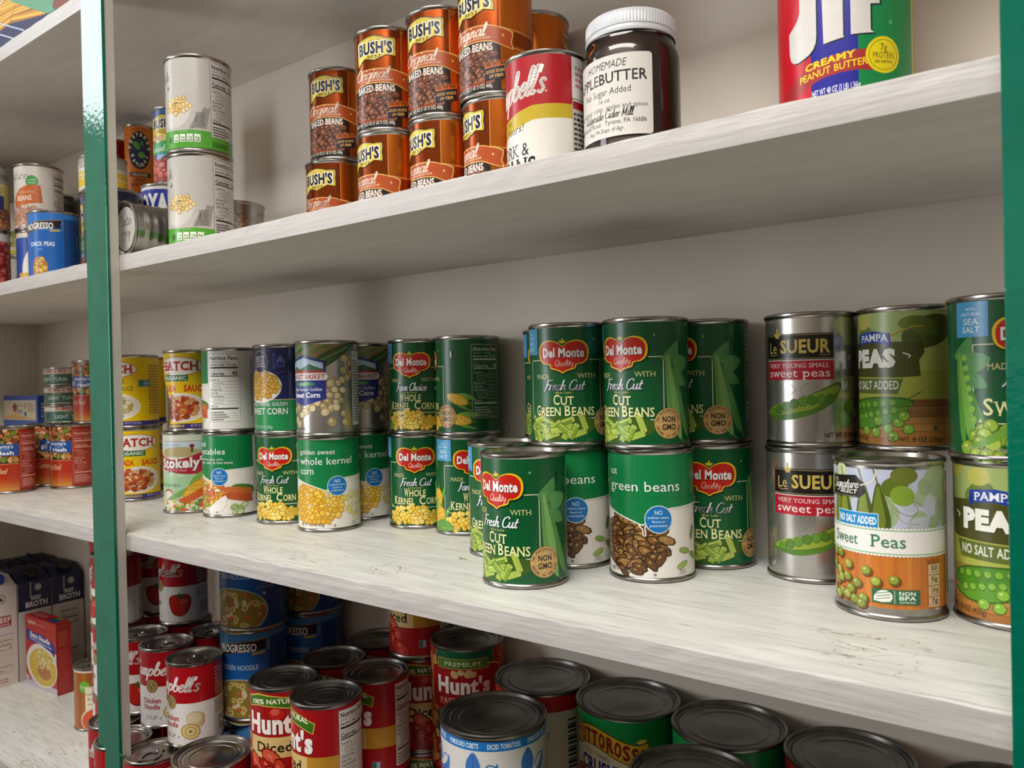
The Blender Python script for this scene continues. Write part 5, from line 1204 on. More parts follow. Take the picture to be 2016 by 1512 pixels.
dmc(CN, -.6549, .6915, 1, 'farm', -18, 'upper dark green corn can beside the one turned to its nutrition panel')
dmc(CN, -.5808, .6905, 0, 'farm', 13, 'dark green corn can with a blue sea salt tab and corn ears at its edge')
dmc(CN, -.5777, .6907, 1, 'farm', -107, 'dark green can turned to its nutrition facts and two corn ears')
dmc(PE, -.0419, .6405, 1, 'peas', 24, 'dark green sweet peas can with blue sea salt tab beside the post')
G_ST = 'green and white store-label vegetable cans'
def stc(n, x, y, lv, kind, off, lab): can(n, (x, y, S3 + U * lv), off, ('st' + kind, lambda: store(kind)), lab, 'can', G_ST)
stc(GB, -.3105, .6215, 0, 'cut', -12.5, 'green and white can reading cut green beans with brown beans picture')
stc(GB, -.3963, .6262, 0, 'french', -17, 'green and white beans can mostly hidden behind the front single green can')
stc(CN, -.7405, .6185, 0, 'corn', -7, 'green and white golden sweet whole kernel corn can in full view')
stc(CN, -.7597, .6929, 0, 'corn', -1, 'green and white kernel corn can half hidden behind the full-view corn can')
stc('mixed_vegetable_can', -.9383, .6149, 0, 'mixed', -47, 'green and white mixed vegetables can with carrots picture')
stc('mixed_vegetable_can', -.9375, .6162, 1, 'mixed', -145, 'white can turned to its nutrition facts reading calories 45')
hR = ('hatchred', lambda: hatch('red')); hG = ('hatchgreen', lambda: hatch('green')); G_H = 'yellow enchilada sauce cans'
can('enchilada_sauce_can', (-1.2024, .6166, S3), 2, hR, 'lower yellow enchilada sauce can next to the post', 'can', G_H)
can('enchilada_sauce_can', (-1.289, .6697, S3), 99, hR, 'yellow sauce can, only a strip showing beside the lower sauce can', 'can', G_H)
can('enchilada_sauce_can', (-1.2023, .6168, S3 + U), -45, hG, 'upper yellow green-chile sauce can next to the post', 'can', G_H)
can('enchilada_sauce_can', (-1.2855, .675, S3 + U), 125, hG, 'dark yellow side of a sauce can in the gap behind the dented can', 'can', G_H)
def dent(x, y, z):
    """the side of this tin is crushed in near its foot"""
    rot = atan2(1.0174, .6073) - radians(-31); c, s = cos(-rot), sin(-rot)
    a = atan2(-1.0174, -.6073)
    wx, wy = -.62, -.62
    ca, sa = cos(atan2(1.0174, .6073) + radians(-31)), sin(atan2(1.0174, .6073) + radians(-31))
    lx, ly = wx * ca + wy * sa, -wx * sa + wy * ca
    n = hypot(x, y)
    if n < .01: return (x, y, z)
    dd = max(0, (x * lx + y * ly) / (n * hypot(lx, ly)))
    f = .0125 * dd ** 3 * math.exp(-((z - .028) / .030) ** 2) * min(1, n / .036)
    return (x - x / n * f, y - y / n * f, z)
def dented_can():
    o = empty('enchilada_sauce_can', -1.0174, .6073, S3 + U, atan2(1.0174, .6073) + radians(-31), 'dented yellow enchilada sauce can with a crushed side', 'can', G_H)
    me = tin_body(.0381, .1127).copy(); bm = bmesh.new(); bm.from_mesh(me)
    es = [e for e in bm.edges if abs(e.verts[0].co.z - e.verts[1].co.z) > .05]
    bmesh.ops.subdivide_edges(bm, edges=es, cuts=24, use_grid_fill=True)
    for v in bm.verts: v.co = dent(*v.co)
    bm.to_mesh(me); bm.free(); link('tin_body', me, o)
    link('lid', tin_lid(.0381, .1127), o)
    A = hatch('red')
    F = []
    for p, c, k in A.F:                                          # short rows, so that the print can follow the dent
        v0, v1 = min(q[1] for q in p), max(q[1] for q in p)
        if v1 - v0 < 6: F.append((p, c, k)); continue
        m = int((v1 - v0) / 5) + 1
        for i in range(m):
            a, b = v0 + (v1 - v0) * i / m, v0 + (v1 - v0) * (i + 1) / m; q = p
            for x, sg in ((a, 1), (b, -1)):
                out = []
                for j in range(len(q)):
                    A0, B0 = q[j - 1], q[j]; ia, ib = (A0[1] - x) * sg >= 0, (B0[1] - x) * sg >= 0
                    if ia != ib:
                        t = (x - A0[1]) / (B0[1] - A0[1]); out.append((A0[0] + (B0[0] - A0[0]) * t, x))
                    if ib: out.append(B0)
                q = out
                if not q: break
            if len(q) > 2: F.append((q, c, k))
    A.F = F
    me = A.build('label_dented', dent=dent); me.normals_split_custom_set([(0, 0, 0)] * len(me.loops)); link('paper_label', me, o)
dented_can()
can('vegetable_can', (-1.019, .6042, S3), -20, ('stokely', stokely), 'pale green vegetables can with a red banner and corn ear under the dented can')
can(CN, (-.8309, .6237, S3 + U), -38, ('best', bestcorn), 'navy and green sweet corn can with a white barn drawing')
mb = ('basket', basket); G_M = 'silver sweet corn cans with green stalks'
can(CN, (-.7359, .6153, S3 + U), -46, mb, 'silver sweet corn can with white side strip on the full-view corn can', 'can', G_M)
can(CN, (-.7583, .6919, S3 + U), -11, mb, 'silver sweet corn can half hidden behind the other silver corn can', 'can', G_M)
su = ('sueur', sueur); G_S = 'silver cans of small sweet peas'
can(PE, (-.1914, .6915, S3), -4, su, 'lower silver sweet peas can partly hidden by the no salt added can', 'can', G_S)
can(PE, (-.1903, .6920, S3 + U), -19, su, 'upper silver sweet peas can with black and red label', 'can', G_S)
pa = ('pampa', pampa); G_P = 'olive green cans of peas'
can(PE, (-.1138, .6915, S3 + U), -43, pa, 'upper olive green peas can behind the no salt added can', 'can', G_P)
can(PE, (-.1105, .7035 - .012, S3), -43, pa, 'hidden olive green can under the upper olive peas can', 'can', G_P) if False else None
can(PE, (-.0406, .641, S3), -17, pa, 'lower olive green peas can cut off by the post under the sweet peas can', 'can', G_P)
can(PE, (-.1172, .6215, S3), -26, ('sig', signature), 'peas can with white band and orange base, standing in front beside the post')

# ------------------------------------------------------------------ upper shelf
bb = ('bush', bush); G_B = 'copper coloured baked beans cans'
for x, y, lv, off, lab in ((-.7504, .6493, 0, -38, 'first lower copper baked beans can from the chickpea cans'),
                           (-.747, .6542, 1, -29, 'first upper copper baked beans can from the chickpea cans'),
                           (-.6216, .6182, 0, -51, 'second lower copper baked beans can from the chickpea cans'),
                           (-.6222, .6176, 1, -24, 'second upper copper baked beans can from the chickpea cans'),
                           (-.5451, .6223, 0, -52, 'third lower copper baked beans can from the chickpea cans'),
                           (-.5457, .6217, 1, -33, 'third upper copper baked beans can from the chickpea cans'),
                           (-.4637, .6144, 0, -62, 'lower copper baked beans can next to the red and white pork and beans can'),
                           (-.466, .6123, 1, -39, 'nearest upper copper baked beans can, its top cut by the picture edge'),
                           (-.4742, .691, 0, -60, 'hidden copper can under the plain orange side by the wall'),
                           (-.4742, .6925, 1, -57, 'copper can turned away, plain orange side above the pork and beans can')):
    can('baked_beans_can', (x, y, S2 + U * lv), off, bb, lab, 'can', G_B)
can('pork_and_beans_can', (-.3901, .5869, S2), -58, ('pork', porkbeans), 'red and white pork and beans can with a gold stripe', H=.127)
cw = ('chick', chickpea); G_C = 'white cans of chickpeas with a green foot'
can('chickpea_can', (-.85, .5247, S2), -48, cw, 'lower white chickpea can beside the lying tin', 'can', G_C)
can('chickpea_can', (-.8482, .5235, S2 + U), -50, cw, 'upper white chickpea can, top of the white pair', 'can', G_C)
can('bare_tin', (-.9913, .665, S2), 0, None, 'bare ribbed tin behind the white chickpea cans', R=.0425, H=.103, beads=7)
def lying_tin():
    R, H = .0337, .101
    o = empty('lying_tin', -.922, .469, S2 + R, 0, 'bare ribbed tin lying on its side with handwriting on its lid', 'can')
    o.rotation_euler = (radians(90), 0, radians(-4))
    b = link('tin_body', tin_body(R, H, 24), o); b.rotation_euler = (radians(0), 0, 0)
    l = link('lid', tin_lid(R, H), o)
    o.location.y = .469 + H
    A = Art(); A.ell(0, 0, 26.5, 26.5, 'dad8d4', n=40)
    A.script('Pinto', -2, 4, 13, '1c1c20', 1.1, .1, w=34); A.script('119', -2, -16, 12, '1c1c20', 1.1, .2, w=24)
    link('paper_sticker', A.build('sticker', M=lambda u, v, w: (u, v, H - .0034 + w)), l)
lying_tin()
can('bean_can', (-1.0982, .5406, S2), -20, ('navy', navytin), 'dark navy tin behind the lying tin next to the post', H=.117)
can('flat_tin', (-1.08, .615, S2), 0, None, 'flat bare tin hidden under the blue can with white letters', H=.0205)
can('chickpea_can', (-1.08, .615, S2 + .0205), -50, ('goya', goya), 'blue can with big white letters behind the lying tin')
kb = ('bushvar', lambda: bush('variety')); G_K = 'yellow and red kidney bean cans'
can('kidney_bean_can', (-1.0707, .6294, S2 + .1332), -38, kb, 'yellow, green and red kidney bean can on the blue can beside the chickpea cans', 'can', G_K)
can('bean_can', (-1.3304, .6935, S2), 0, ('white', whitecan), 'hidden support can under the slim orange can', R=.0381, H=.169) if False else None
can('bare_tin', (-1.325, .6925, S2), 0, None, 'tall bare tin hidden under the slim orange can', R=.0337, H=.169)
can('great_northern_bean_can', (-1.3304, .7045, S2 + .169), 0, ('west', westbrae), 'slim orange can with a black oval emblem', R=.025, H=.13)
can('bare_tin', (-1.397, .690, S2), 0, None, 'bare tin hidden behind the post under the red and white soup can', R=.0337, H=.18)
can('soup_can', (-1.397, .690, S2 + .18), -130, ('camptom', lambda: campbell('tomato')), 'red and white soup can showing a strip between post and orange can', R=.0337, H=.1016)
can('chickpea_can', (-1.3481, .5682, S2), -36, ('progchick', lambda: progresso('chick', .0381, .127)), 'bright blue chick peas can with a wooden spoon picture', H=.127)
can('bean_can', (-1.4547, .5917, S2), 10, ('pasta', pastacan), 'blue and white can peeking out beside the blue chick peas can')
can('bean_can', (-1.455, .5902, S2 + U), -26, ('orange', orangecan), 'white can with orange patch and green badge above the chick peas can')
can('bean_can', (-1.5102, .5246, S2), 0, ('redb', redbeans), 'can covered with red beans at the picture edge, lower of its pair')
can('bean_can', (-1.5104, .5257, S2 + U), -20, ('sw', beanjarcan), 'can with white black-outlined panel at the picture edge, upper of its pair')
can('bean_can', (-1.775, .679, S2), 0, ('whitec', whitecan), 'white can in the corner behind the red bean can, lower one')
can('bean_can', (-1.775, .678, S2 + U), 0, ('yellow', yellowcan), 'white and yellow can in the corner, upper one')
can('kidney_bean_can', (-1.288, .62, S2), -79, ('bushtall', lambda: bush('variety', .0345, .155)), 'yellow and red kidney bean can half behind the post, beside the chick peas can', 'can', G_K, R=.0345, H=.155)
can('fruit_can', (-1.288, .62, S2 + .1555), 10, ('shorty', shortyellow), 'short white and yellow striped can on top beside the post', R=.0365, H=.06)
bk = ('black', blackbean); G_BK = 'dark bean cans by the back wall'
can('black_bean_can', (-1.6385, .6885, S2), 0, bk, 'lower dark can by the back wall behind the blue chick peas can', 'can', G_BK)
can('black_bean_can', (-1.6385, .689, S2 + U), 0, bk, 'upper dark can by the back wall behind the white and orange can', 'can', G_BK)

def butter_jar():
    x, y, R, H = -.3118, .6032, .0415, .1457
    o = empty('spread_jar', x, y, S2, atan2(-x, y) + radians(-33), 'glass jar of dark brown fruit butter with white lid and white label', 'jar')
    gl = bpy.data.materials.new('jar_glass'); gl.use_nodes = True; b = gl.node_tree.nodes['Principled BSDF']
    b.inputs['Base Color'].default_value = (.96, .93, .9, 1); b.inputs['Roughness'].default_value = .03; b.inputs['Transmission Weight'].default_value = 1; b.inputs['IOR'].default_value = 1.47
    prof = [(0, .002), (R * .8, .002), (R * .93, .0008), (R, .006), (R, .109), (R * .99, .1135), (R * .965, .1175), (R * .925, .121), (R * .905, .1235), (R * .9, .127), (R * .88, .134), (0, .134)]
    link('jar_glass', bm_mesh('jar_glass', lathe(prof, 96), gl), o)
    br = noise_mat('fruit_butter', '4a2010', '5a2a16', rough=.35, nscale=25)[0]
    q = R - .0016
    link('fruit_butter', bm_mesh('fruit_butter', lathe([(0, .005), (q * .9, .005), (q, .009), (q, .108), (q * .985, .113), (q * .95, .1175), (q * .9, .121), (q * .87, .126), (0, .126)], 96), br), o)
    bm = bmesh.new(); n = 180; r0 = R * .925; rings = []
    for zz, rr, kn in ((.1265, r0 * .99, 0), (.1268, r0 * 1.02, 0), (.1288, r0 * 1.025, 0), (.1296, r0 * 1.0, 0), (.1318, r0 * .99, 0), (.1326, r0 * 1.0, 1), (.1415, r0 * 1.0, 1), (.1438, r0 * .985, .5), (H - .0004, r0 * .95, 0), (H, r0 * .9, 0), (H - .0015, r0 * .86, 0), (H - .0015, 0, 0)):
        if rr == 0: rings.append([bm.verts.new((0, 0, zz))]); continue
        rings.append([bm.verts.new(((rr + kn * .0005 * (i % 2)) * cos(2 * pi * i / n), (rr + kn * .0005 * (i % 2)) * sin(2 * pi * i / n), zz)) for i in range(n)])
    for a, b_ in zip(rings, rings[1:]):
        for i in range(n):
            j = (i + 1) % n
            bm.faces.new((a[i], a[j], b_[j], b_[i]) if len(b_) > 1 else (a[i], a[j], b_[0]))
    bmesh.ops.recalc_face_normals(bm, faces=bm.faces)
    link('lid', bm_mesh('jar_lid', bm, LIDWHT, ang=30), o)
    A = Art(R + .0002); d = A.d; L = 57 * d
    def rr_(x0, y0, x1, y1, r):
        P = []
        for cx, cy, a0 in ((x1 - r, y1 - r, 0), (x0 + r, y1 - r, 90), (x0 + r, y0 + r, 180), (x1 - r, y0 + r, 270)): P += [(cx + r * cos(radians(a0 + k * 15)), cy + r * sin(radians(a0 + k * 15))) for k in range(7)]
        return P
    A.put([rr_(-L, 28, L, 95, 3)], 'cdcac4m')
    k = '1c1c1c'
    A.text('HOMEMADE', 0, 84.5, 6.2, k, w=L * .95, sh=.2); A.text('APPLEBUTTER', 0, 72.5, 8.6, k, w=L * 1.78, b=.015); A.text('No Sugar Added', 0, 63, 5.4, k, w=L * 1.15); A.text('16 oz.', 0, 57, 3.4, k, w=L * .3)
    A.text('Ingredients: cider, apples and spices', 0, 50.6, 3.8, k, w=L * 1.8); A.script('Ridgeside Cider Mill', 0, 43.6, 7, k, .7, .15, w=L * 1.2); A.text('520 Kettle Road · Tyrone, PA 16686', 0, 38, 3.9, k, w=L * 1.74); A.text('Reg. PA Dept. of Agr.', 0, 32.4, 3.4, k, w=L * .85)
    A.F = [([(a, b + 11.5) for a, b in p], c, q_) for p, c, q_ in A.F]
    link('paper_label', A.build('jar_label'), o)
butter_jar()
def peanut_jar():
    x, y, R, H = -.1479, .6474, .0505, .212
    o = empty('peanut_butter_jar', x, y, S2, atan2(-x, y) + radians(-8.5), 'large peanut butter jar with red, blue and green stripes', 'jar')
    pl = noise_mat('peanut_butter_plastic', '8a6a2c', '9a7836', rough=.2, nscale=20)[0]
    r = R - .0016
    link('jar_body', bm_mesh('jar_body', lathe([(0, .002), (r * .9, .002), (r * .97, .001), (r, .006), (r, .172), (r * .97, .183), (r * .9, .189), (r * .9, .192), (0, .192)]), pl), o)
    link('lid', bm_mesh('jar_lid', lathe([(r * .93, .19), (r * .95, .191), (r * .95, .21), (r * .93, .212), (0, .212)]), noise_mat('red_lid_plastic', 'a01820', 'b01c24', rough=.35)[0]), o)
    A = Art(r); d = A.d; a = 19.5
    A.rect(-82 * d, 3, 80 * d, 170, 'b81424'); A.rect(-a * d, 3, a * d, 170, '1c1c8a'); A.rect(a * d, 3, 80 * d, 170, '0c7a40'); A.rect(78 * d, 3, 82 * d, 170, 'b8a834')
    W_, K = 'cbc7c3', '14122a'
    def J(du, dv, c):
        D = lambda P, s=0: A.poly([(u * d + du, v + dv) for u, v in P], c, s)
        D([(-30, 120), (-14, 120), (-14, 60), (-14.6, 54), (-17, 49.6), (-21, 46.6), (-26, 45), (-32, 44), (-37, 44.6), (-41, 47.6), (-43, 53), (-43.4, 69), (-37, 72.5), (-32.5, 76), (-30, 81)], 0)
        A.ell(0 * d + du, 103 + dv, 9 * d, 9, c, n=24); D([(-9, 92), (8, 94), (8, 54), (9, 53), (-8, 51)], 0)
        D([(14, 120), (30, 120), (30, 82), (38, 82), (38, 75), (30, 75), (30, 56), (33, 54), (14, 54)], 0); D([(30, 90), (48, 90), (48, 120), (30, 120)], 0)
    J(1.2, -1.2, K); J(0, 0, W_)
    A.poly([(-52 * d, 22), (-36 * d, 32), (-10 * d, 40), (20 * d, 42.5), (36 * d, 41), (36 * d, 27), (20 * d, 28), (-10 * d, 26), (-36 * d, 17), (-52 * d, 10)], '9a2a2c', 2)
    A.text('CREAMY', -4 * d, 36, 4.8, 'e2c41c', w=42 * d, b=.04, se=.8, rise=.1); A.text('PEANUT BUTTER', -2 * d, 29.2, 5, 'e2c41c', w=58 * d, b=.015, rise=.1); A.text('NET WT 48 OZ (3 LB) 1.36kg', 1 * d, 14.5, 4.4, 'e6e6ee', w=40 * d, b=.01, rise=.04)
    u, v, rr = 41 * d, 38, 13
    n = 44
    A.put([[(u + (rr + (.7 if i % 2 else 0)) * cos(2 * pi * i / (2 * n)), v + (rr + (.7 if i % 2 else 0)) * sin(2 * pi * i / (2 * n))) for i in range(2 * n)]], 'd8c414'); A.ell(u, v, rr * .86, rr * .86, '4a4a14', n=36); A.ell(u, v, rr * .83, rr * .83, 'd8c414', n=36)
    A.text('7g', u, v + 3, 5, '3a3a14', w=5.6); A.text('PROTEIN', u, v - 2.6, 4.4, '3a3a14', w=17); A.text('PER SERVING', u, v - 6, 2, '3a3a14', w=14, b=.02); A.ell(48 * d, 62, 1.4, 1.4, '8fc0a0', n=14); A.ell(48 * d, 62, 1, 1, '0c7a40', n=14)
    A.F = [(p if k < 5 else [(q[0], q[1] + 33) for q in p], c, k) for p, c, k in A.F]
    link('wrap_label', A.build('jif_label'), o)
peanut_jar()
def pasta_carton():
    o = empty('pasta_carton', -1.205, .5, S1 + .001, 0, 'navy and green carton printed with dry spaghetti on the top shelf', 'box')
    link('carton_body', box_mesh(.31, .06, .095, card('1a2350')), o)
    A = Art()
    A.rect(0, 0, 310, 95, '1a2350'); A.poly([(0, 95), (0, 62), (85, 44), (195, 27), (240, 10), (280, 0), (310, 0), (310, 95)], '2f6a48')
    rnd = random.Random(3)
    for i in range(34):
        a = i / 33.; A.line([(0, 30 + 62 * a), (120 + 40 * a, 34 + 34 * a + rnd.uniform(-2, 2)), (235 - 60 * a, 12 + 60 * a + rnd.uniform(-3, 3))], 3.1, ('d9a02c', 'c98a24', 'a8681c', 'e2b448')[rnd.randrange(4)])
    A.poly([(116, 95), (115, 70), (130, 60), (225, 17), (241, 10), (262, 8), (262, 30), (200, 95)], '5f9a7a', 0); A.poly([(130, 92), (140, 66), (180, 50), (200, 70), (170, 92)], '8fb89c', 2)
    A.poly([(262, 22), (258, 14), (266, 9), (300, 4), (310, 10), (310, 60), (290, 50)], '7a4030', 2)
    for b in (0, -16): A.line([(40, 60.3 + b), (166 if b == 0 else 143, 9 if b == 0 else 2.3)], 2, 'b9c2dc')
    A.text('SPAGHETTI', 70, 70, 14, 'eceef2', w=100, b=.02)
    A.F = [(p, c + 'm', k) for p, c, k in A.F]
    link('print', A.build('pasta_print', M=lambda u, v, w: (u - .155, -.0302 - w, v)), o)
pasta_carton()

# ------------------------------------------------------------------ middle shelf behind the post: hash cans, tuna
ha = ('hash', hash_); G_HA = 'red cans of hash'
for x, y, lv, off, lab in ((-1.4909, .5485, 0, -30, 'red hash can with nutrition panel at the picture edge'), (-1.5327, .6274, 0, 8, 'red hash can in the dark gap between two nearer hash cans'),
                           (-1.4569, .6378, 0, -55, 'red hash can with nutrition panel next to the green post'), (-1.4417, .672, 1, -50, 'upper red hash can beside the stacked green tuna tins')):
    can('hash_can', (x, y, S3 + U * lv), off, ha, lab, 'can', G_HA)
tu = ('tuna', tunatin); G_T = 'green and white tuna tins in a stack'
for i, (off, lab) in enumerate(((0, 'lowest green and white tuna tin of the stack, on a hash can'), (-20, 'middle green and white tuna tin of the stack'), (-40, 'topmost green and white tuna tin of the stack'))):
    can('tuna_tin', (-1.523, .662, S3 + U + i * .0341), off, tu, lab, 'can', G_T, R=.0425, H=.034)
def tuna_pack(i, lab):
    o = empty('tuna_multipack', -1.7385, .694, S3 + .0545 * i, 0, lab, 'box', 'blue and cream tuna multipacks')
    link('carton_body', box_mesh(.163, .068, .0545, card('dedee2')), o)
    A = Art(); A.rect(0, 0, 163, 54.5, 'e2e2e6'); A.rect(0, 46, 163, 54.5, '2f5ab8')
    for k in range(22): A.ell(4 + k * 7.6, 46, 3.9, 1.6, '2f5ab8', n=10)
    A.rect(0, 0, 163, 5, '2f5ab8'); A.rect(0, 6, 153, 43, 'e2d6ba'); A.rect(155, 5, 163, 46, '2f5ab8'); A.poly([(0, 6), (0, 12), (60, 18), (120, 10), (153, 8), (153, 6)], 'e2b470')
    A.poly([(44, 30), (56, 40), (68, 30), (56, 20)], 'a83030', 2); A.text('SOLID WHITE', 78, 32, 4, '4a5a8a', w=34); A.text('TUNA', 76, 18, 9, '5a6aa4', w=34, b=.02); A.ell(106, 17, 6, 5, '2a4fa8', n=20); A.ell(106, 34, 8, 6, 'bdb096', n=20); A.small(118, 22, 148, 40, '948a70', 4)
    link('print', A.build('tuna_pack_print', M=lambda u, v, w: (u - .0815, -.0341 - w, v)), o)
    B = Art(); B.rect(0, 0, 68, 54.5, '3a62b8'); B.rect(0, 44, 68, 54.5, '2f5ab8'); B.small(6, 10, 60, 40, 'c9d6ea', 5)
    link('side_print', B.build('tuna_side_print', M=lambda u, v, w: (.0816 + w, u - .034, v)), o)
for i, lab in enumerate(('lowest blue and cream tuna carton hidden by the hash cans', 'middle blue and cream tuna carton just above the hash cans', 'topmost blue and cream tuna carton')): tuna_pack(i, lab)

# ------------------------------------------------------------------ lowest shelf, soup and tomato cans
z0 = -.4355; T = .1016
ct, cn = ('camptom', lambda: campbell('tomato')), ('campnoo', lambda: campbell('noodle')); cT = ('camptall', lambda: campbell('tall', .0337, .1205)); G_CS = 'red and white soup cans with pull tabs'
def sc(x, y, z, off, art, lab, H=.1016, tab=20): can('soup_can', (x, y, z), off, art, lab, 'can', G_CS, R=.0337, H=H, easy=True, tab=tab)
sc(-1.0412, .5382, z0, -69, ct, 'tomato soup can of the middle layer next to the grey post side', tab=60)
sc(-.9735, .5361, z0, -35, cn, 'chicken noodle soup can with gold medallion behind the nearest soup can', tab=50)
sc(-.8935, .5275, z0, -56, cn, 'nearest chicken noodle soup can beside the blue soup stack', tab=70)
sc(-.9668, .6035, z0, -60, ct, 'soup can in the dark behind the chicken noodle cans, lid showing')
sc(-1.1156, .5428, z0 + T, -130, ct, 'top layer soup can next to the grey post side, turned to its back')
sc(-1.1311, .6108, z0 + T, -60, ct, 'top layer tomato soup can in the dark between two others')
sc(-1.0457, .6034, z0 + T, -68, ct, 'top layer tomato soup can with whole tomato showing')
sc(-.9030, .4789, S4, -110, cT, 'bottom layer soup can with bright open pull-tab lid at the front', .1205, 75)
sc(-1.0355, .4977, S4, -100, cT, 'bottom layer soup can lid cut by the grey post side', .1205, 60)
sc(-.9045, .5465, S4, -77, cT, 'bottom layer dark red can under the nearest chicken noodle can', .1205)
sc(-1.0561, .5640, S4, -70, cT, 'bottom layer can hidden under the middle layer tomato soup can', .1205)
sc(-.9720, .5620, S4, -70, cT, 'bottom layer can hidden under the chicken noodle can with medallion', .1205)
sc(-1.1250, .5480, S4, -70, cT, 'bottom layer can hidden behind the post under a soup column', .1205)
sc(-1.1220, .5460, z0, -70, ct, 'middle layer soup can hidden behind the post under the top layer')
sc(-1.1200, .6180, S4, -70, cT, 'bottom layer can hidden at the back under the dark tomato soup can', .1205)
sc(-1.1250, .6160, z0, -70, ct, 'middle layer can hidden at the back under the dark tomato soup can')
sc(-1.0450, .6420, S4, -70, cT, 'bottom layer can hidden at the back under the whole-tomato can', .1205)
sc(-1.0460, .6090, z0, -70, ct, 'middle layer can hidden under the whole-tomato can')
sc(-1.247, .6002, z0, -40, ct, 'middle layer soup can peeking out past the green post edge')
sc(-1.247, .6005, z0 + T, -40, ct, 'top layer soup can peeking out past the green post edge')
sc(-1.247, .6005, S4, -40, cT, 'bottom layer soup can hidden under the column past the green post edge', .1205)
sc(-.9708, .4753, S4, -40, cT, 'bottom layer soup can whose dark rim peeks out past the green post edge', .1205)
can('soup_can', (-1.3258, .607, S4), 20, ('soup', soupcan), 'brown and cream tomato soup can standing alone by the noodle soup carton', R=.0337, H=.1016)
pn = ('prognoo', lambda: progresso('noodle', .0425, .116)); G_PR = 'blue cans of chicken noodle soup'
for x, y, z, off, art, H, lab in ((-.8675, .6145, -.556, -41, ('bluesoup', bluesoup), .131, 'bottom blue soup can of the front stack'), (-.8790, .6030, -.425, -30, pn, .116, 'middle blue chicken noodle can of the front stack'),
                        (-.8735, .6005, -.309, -42, pn, .116, 'top blue chicken noodle can of the front stack'), (-.8735, .6883, -.425, -42, pn, .116, 'middle blue soup can of the stack by the wall'),
                        (-.8720, .6883, -.309, -52, pn, .116, 'top blue soup can of the stack by the wall')):
    if 'by the wall' in lab: x += .006
    can('noodle_soup_can', (x, y, z), off, art, lab, 'can', G_PR, R=.0425, H=H)
can('bare_tin', (-.870, .6955, S4), 0, None, 'bare tin hidden under the blue soup stack by the wall', R=.033, H=.131)
can('large_can', (-.7946, .4917, S4), 0, ('redbig', lambda: redtin()), 'large can at the very front, only its grey ringed lid showing', R=.0437, H=.1417) if False else None
def plainbig():
    A = wrapper('8f1218', .0437, .1417); return A
can('large_can', (-.7985, .4905, S4), 0, ('plainbig', plainbig), 'wide can at the front next to the soup cans, only its grey ringed lid showing', R=.0437, H=.1417, shaded=False)
def under(lab):
    return 'hidden tin under the ' + ' '.join(lab.replace(',', '').split()[:11])
hd = ('huntd', lambda: hunts('diced')); G_HU = 'red cans of diced tomatoes'
HB = S4 + U
def hu(x, y, lv, off, lab): can('diced_tomato_can', (x, y, S4 + U * lv), off, hd, lab, 'can', G_HU, shaded=True)
for x, y, off, lab in ((-.7336, .5405, -15, 'red diced tomatoes can showing a green banner and the word for diced'), (-.6574, .5383, -74, 'nearest red diced tomatoes can with nutrition panel'), (-.6613, .6148, -60, 'dark red diced tomatoes can with nutrition panel behind the nearest one'),
                       (-.7376, .6167, -40, 'dark red can behind the green banner can, lid showing beside the blue stack'), (-.7413, .6929, -40, 'dark red can by the wall with grey lid'), (-.665, .6920, 10, 'dark red diced tomatoes can beside the pasta sauce can')):
    hu(x, y, 1, off, lab); hu(x, y, 0, off, under(lab))
hu(-.6646, .6920, 2, -52, 'topmost red tomato can half hidden by the shelf edge')
can('pasta_sauce_can', (-.5829, .6860, HB), -7, ('huntp', lambda: hunts('pasta', .0437, .145)), 'tall red and green pasta sauce can in the shade', R=.0437, H=.145, shaded=True)
can('diced_tomato_can', (-.5829, .6860, S4), -7, hd, 'red can hidden under the pasta sauce can', 'can', G_HU)
BZ = S4 + .119; G_BG = 'large tomato cans with dark ringed lids'
tt, rt = ('tutto', tutto), ('redtin', redtin)
for x, y, off, art, lab in ((-.4593, .5763, 1, ('pomo', pomodoro), 'large white can with blue rim band and blue-leaved tomatoes'), (-.4723, .679, -10, ('cream', creamtin), 'large cream can with a red rim band in the shade behind the white one'),
                            (-.369, .6785, -22, tt, 'large green crushed tomatoes can with yellow banner in full view'), (-.2655, .6785, 2, tt, 'second large green can, beside the one with its banner in view'),
                            (-.162, .6785, 0, rt, 'large red can beside the second green can, near the post'), (-.2553, .5752, 0, tt, 'large can at the front, only its dark lid showing before the green cans'),
                            (-.0486, .6785, 0, rt, 'large can by the post, dark lid just above the picture edge')):
    can('large_tomato_can', (x, y, BZ), off, art, lab, 'can', G_BG, R=.0516, H=.119, shaded=True)
    can('large_tomato_can', (x, y, S4), off, rt, under(lab), 'can', G_BG, R=.0516, H=.119, shaded=True)

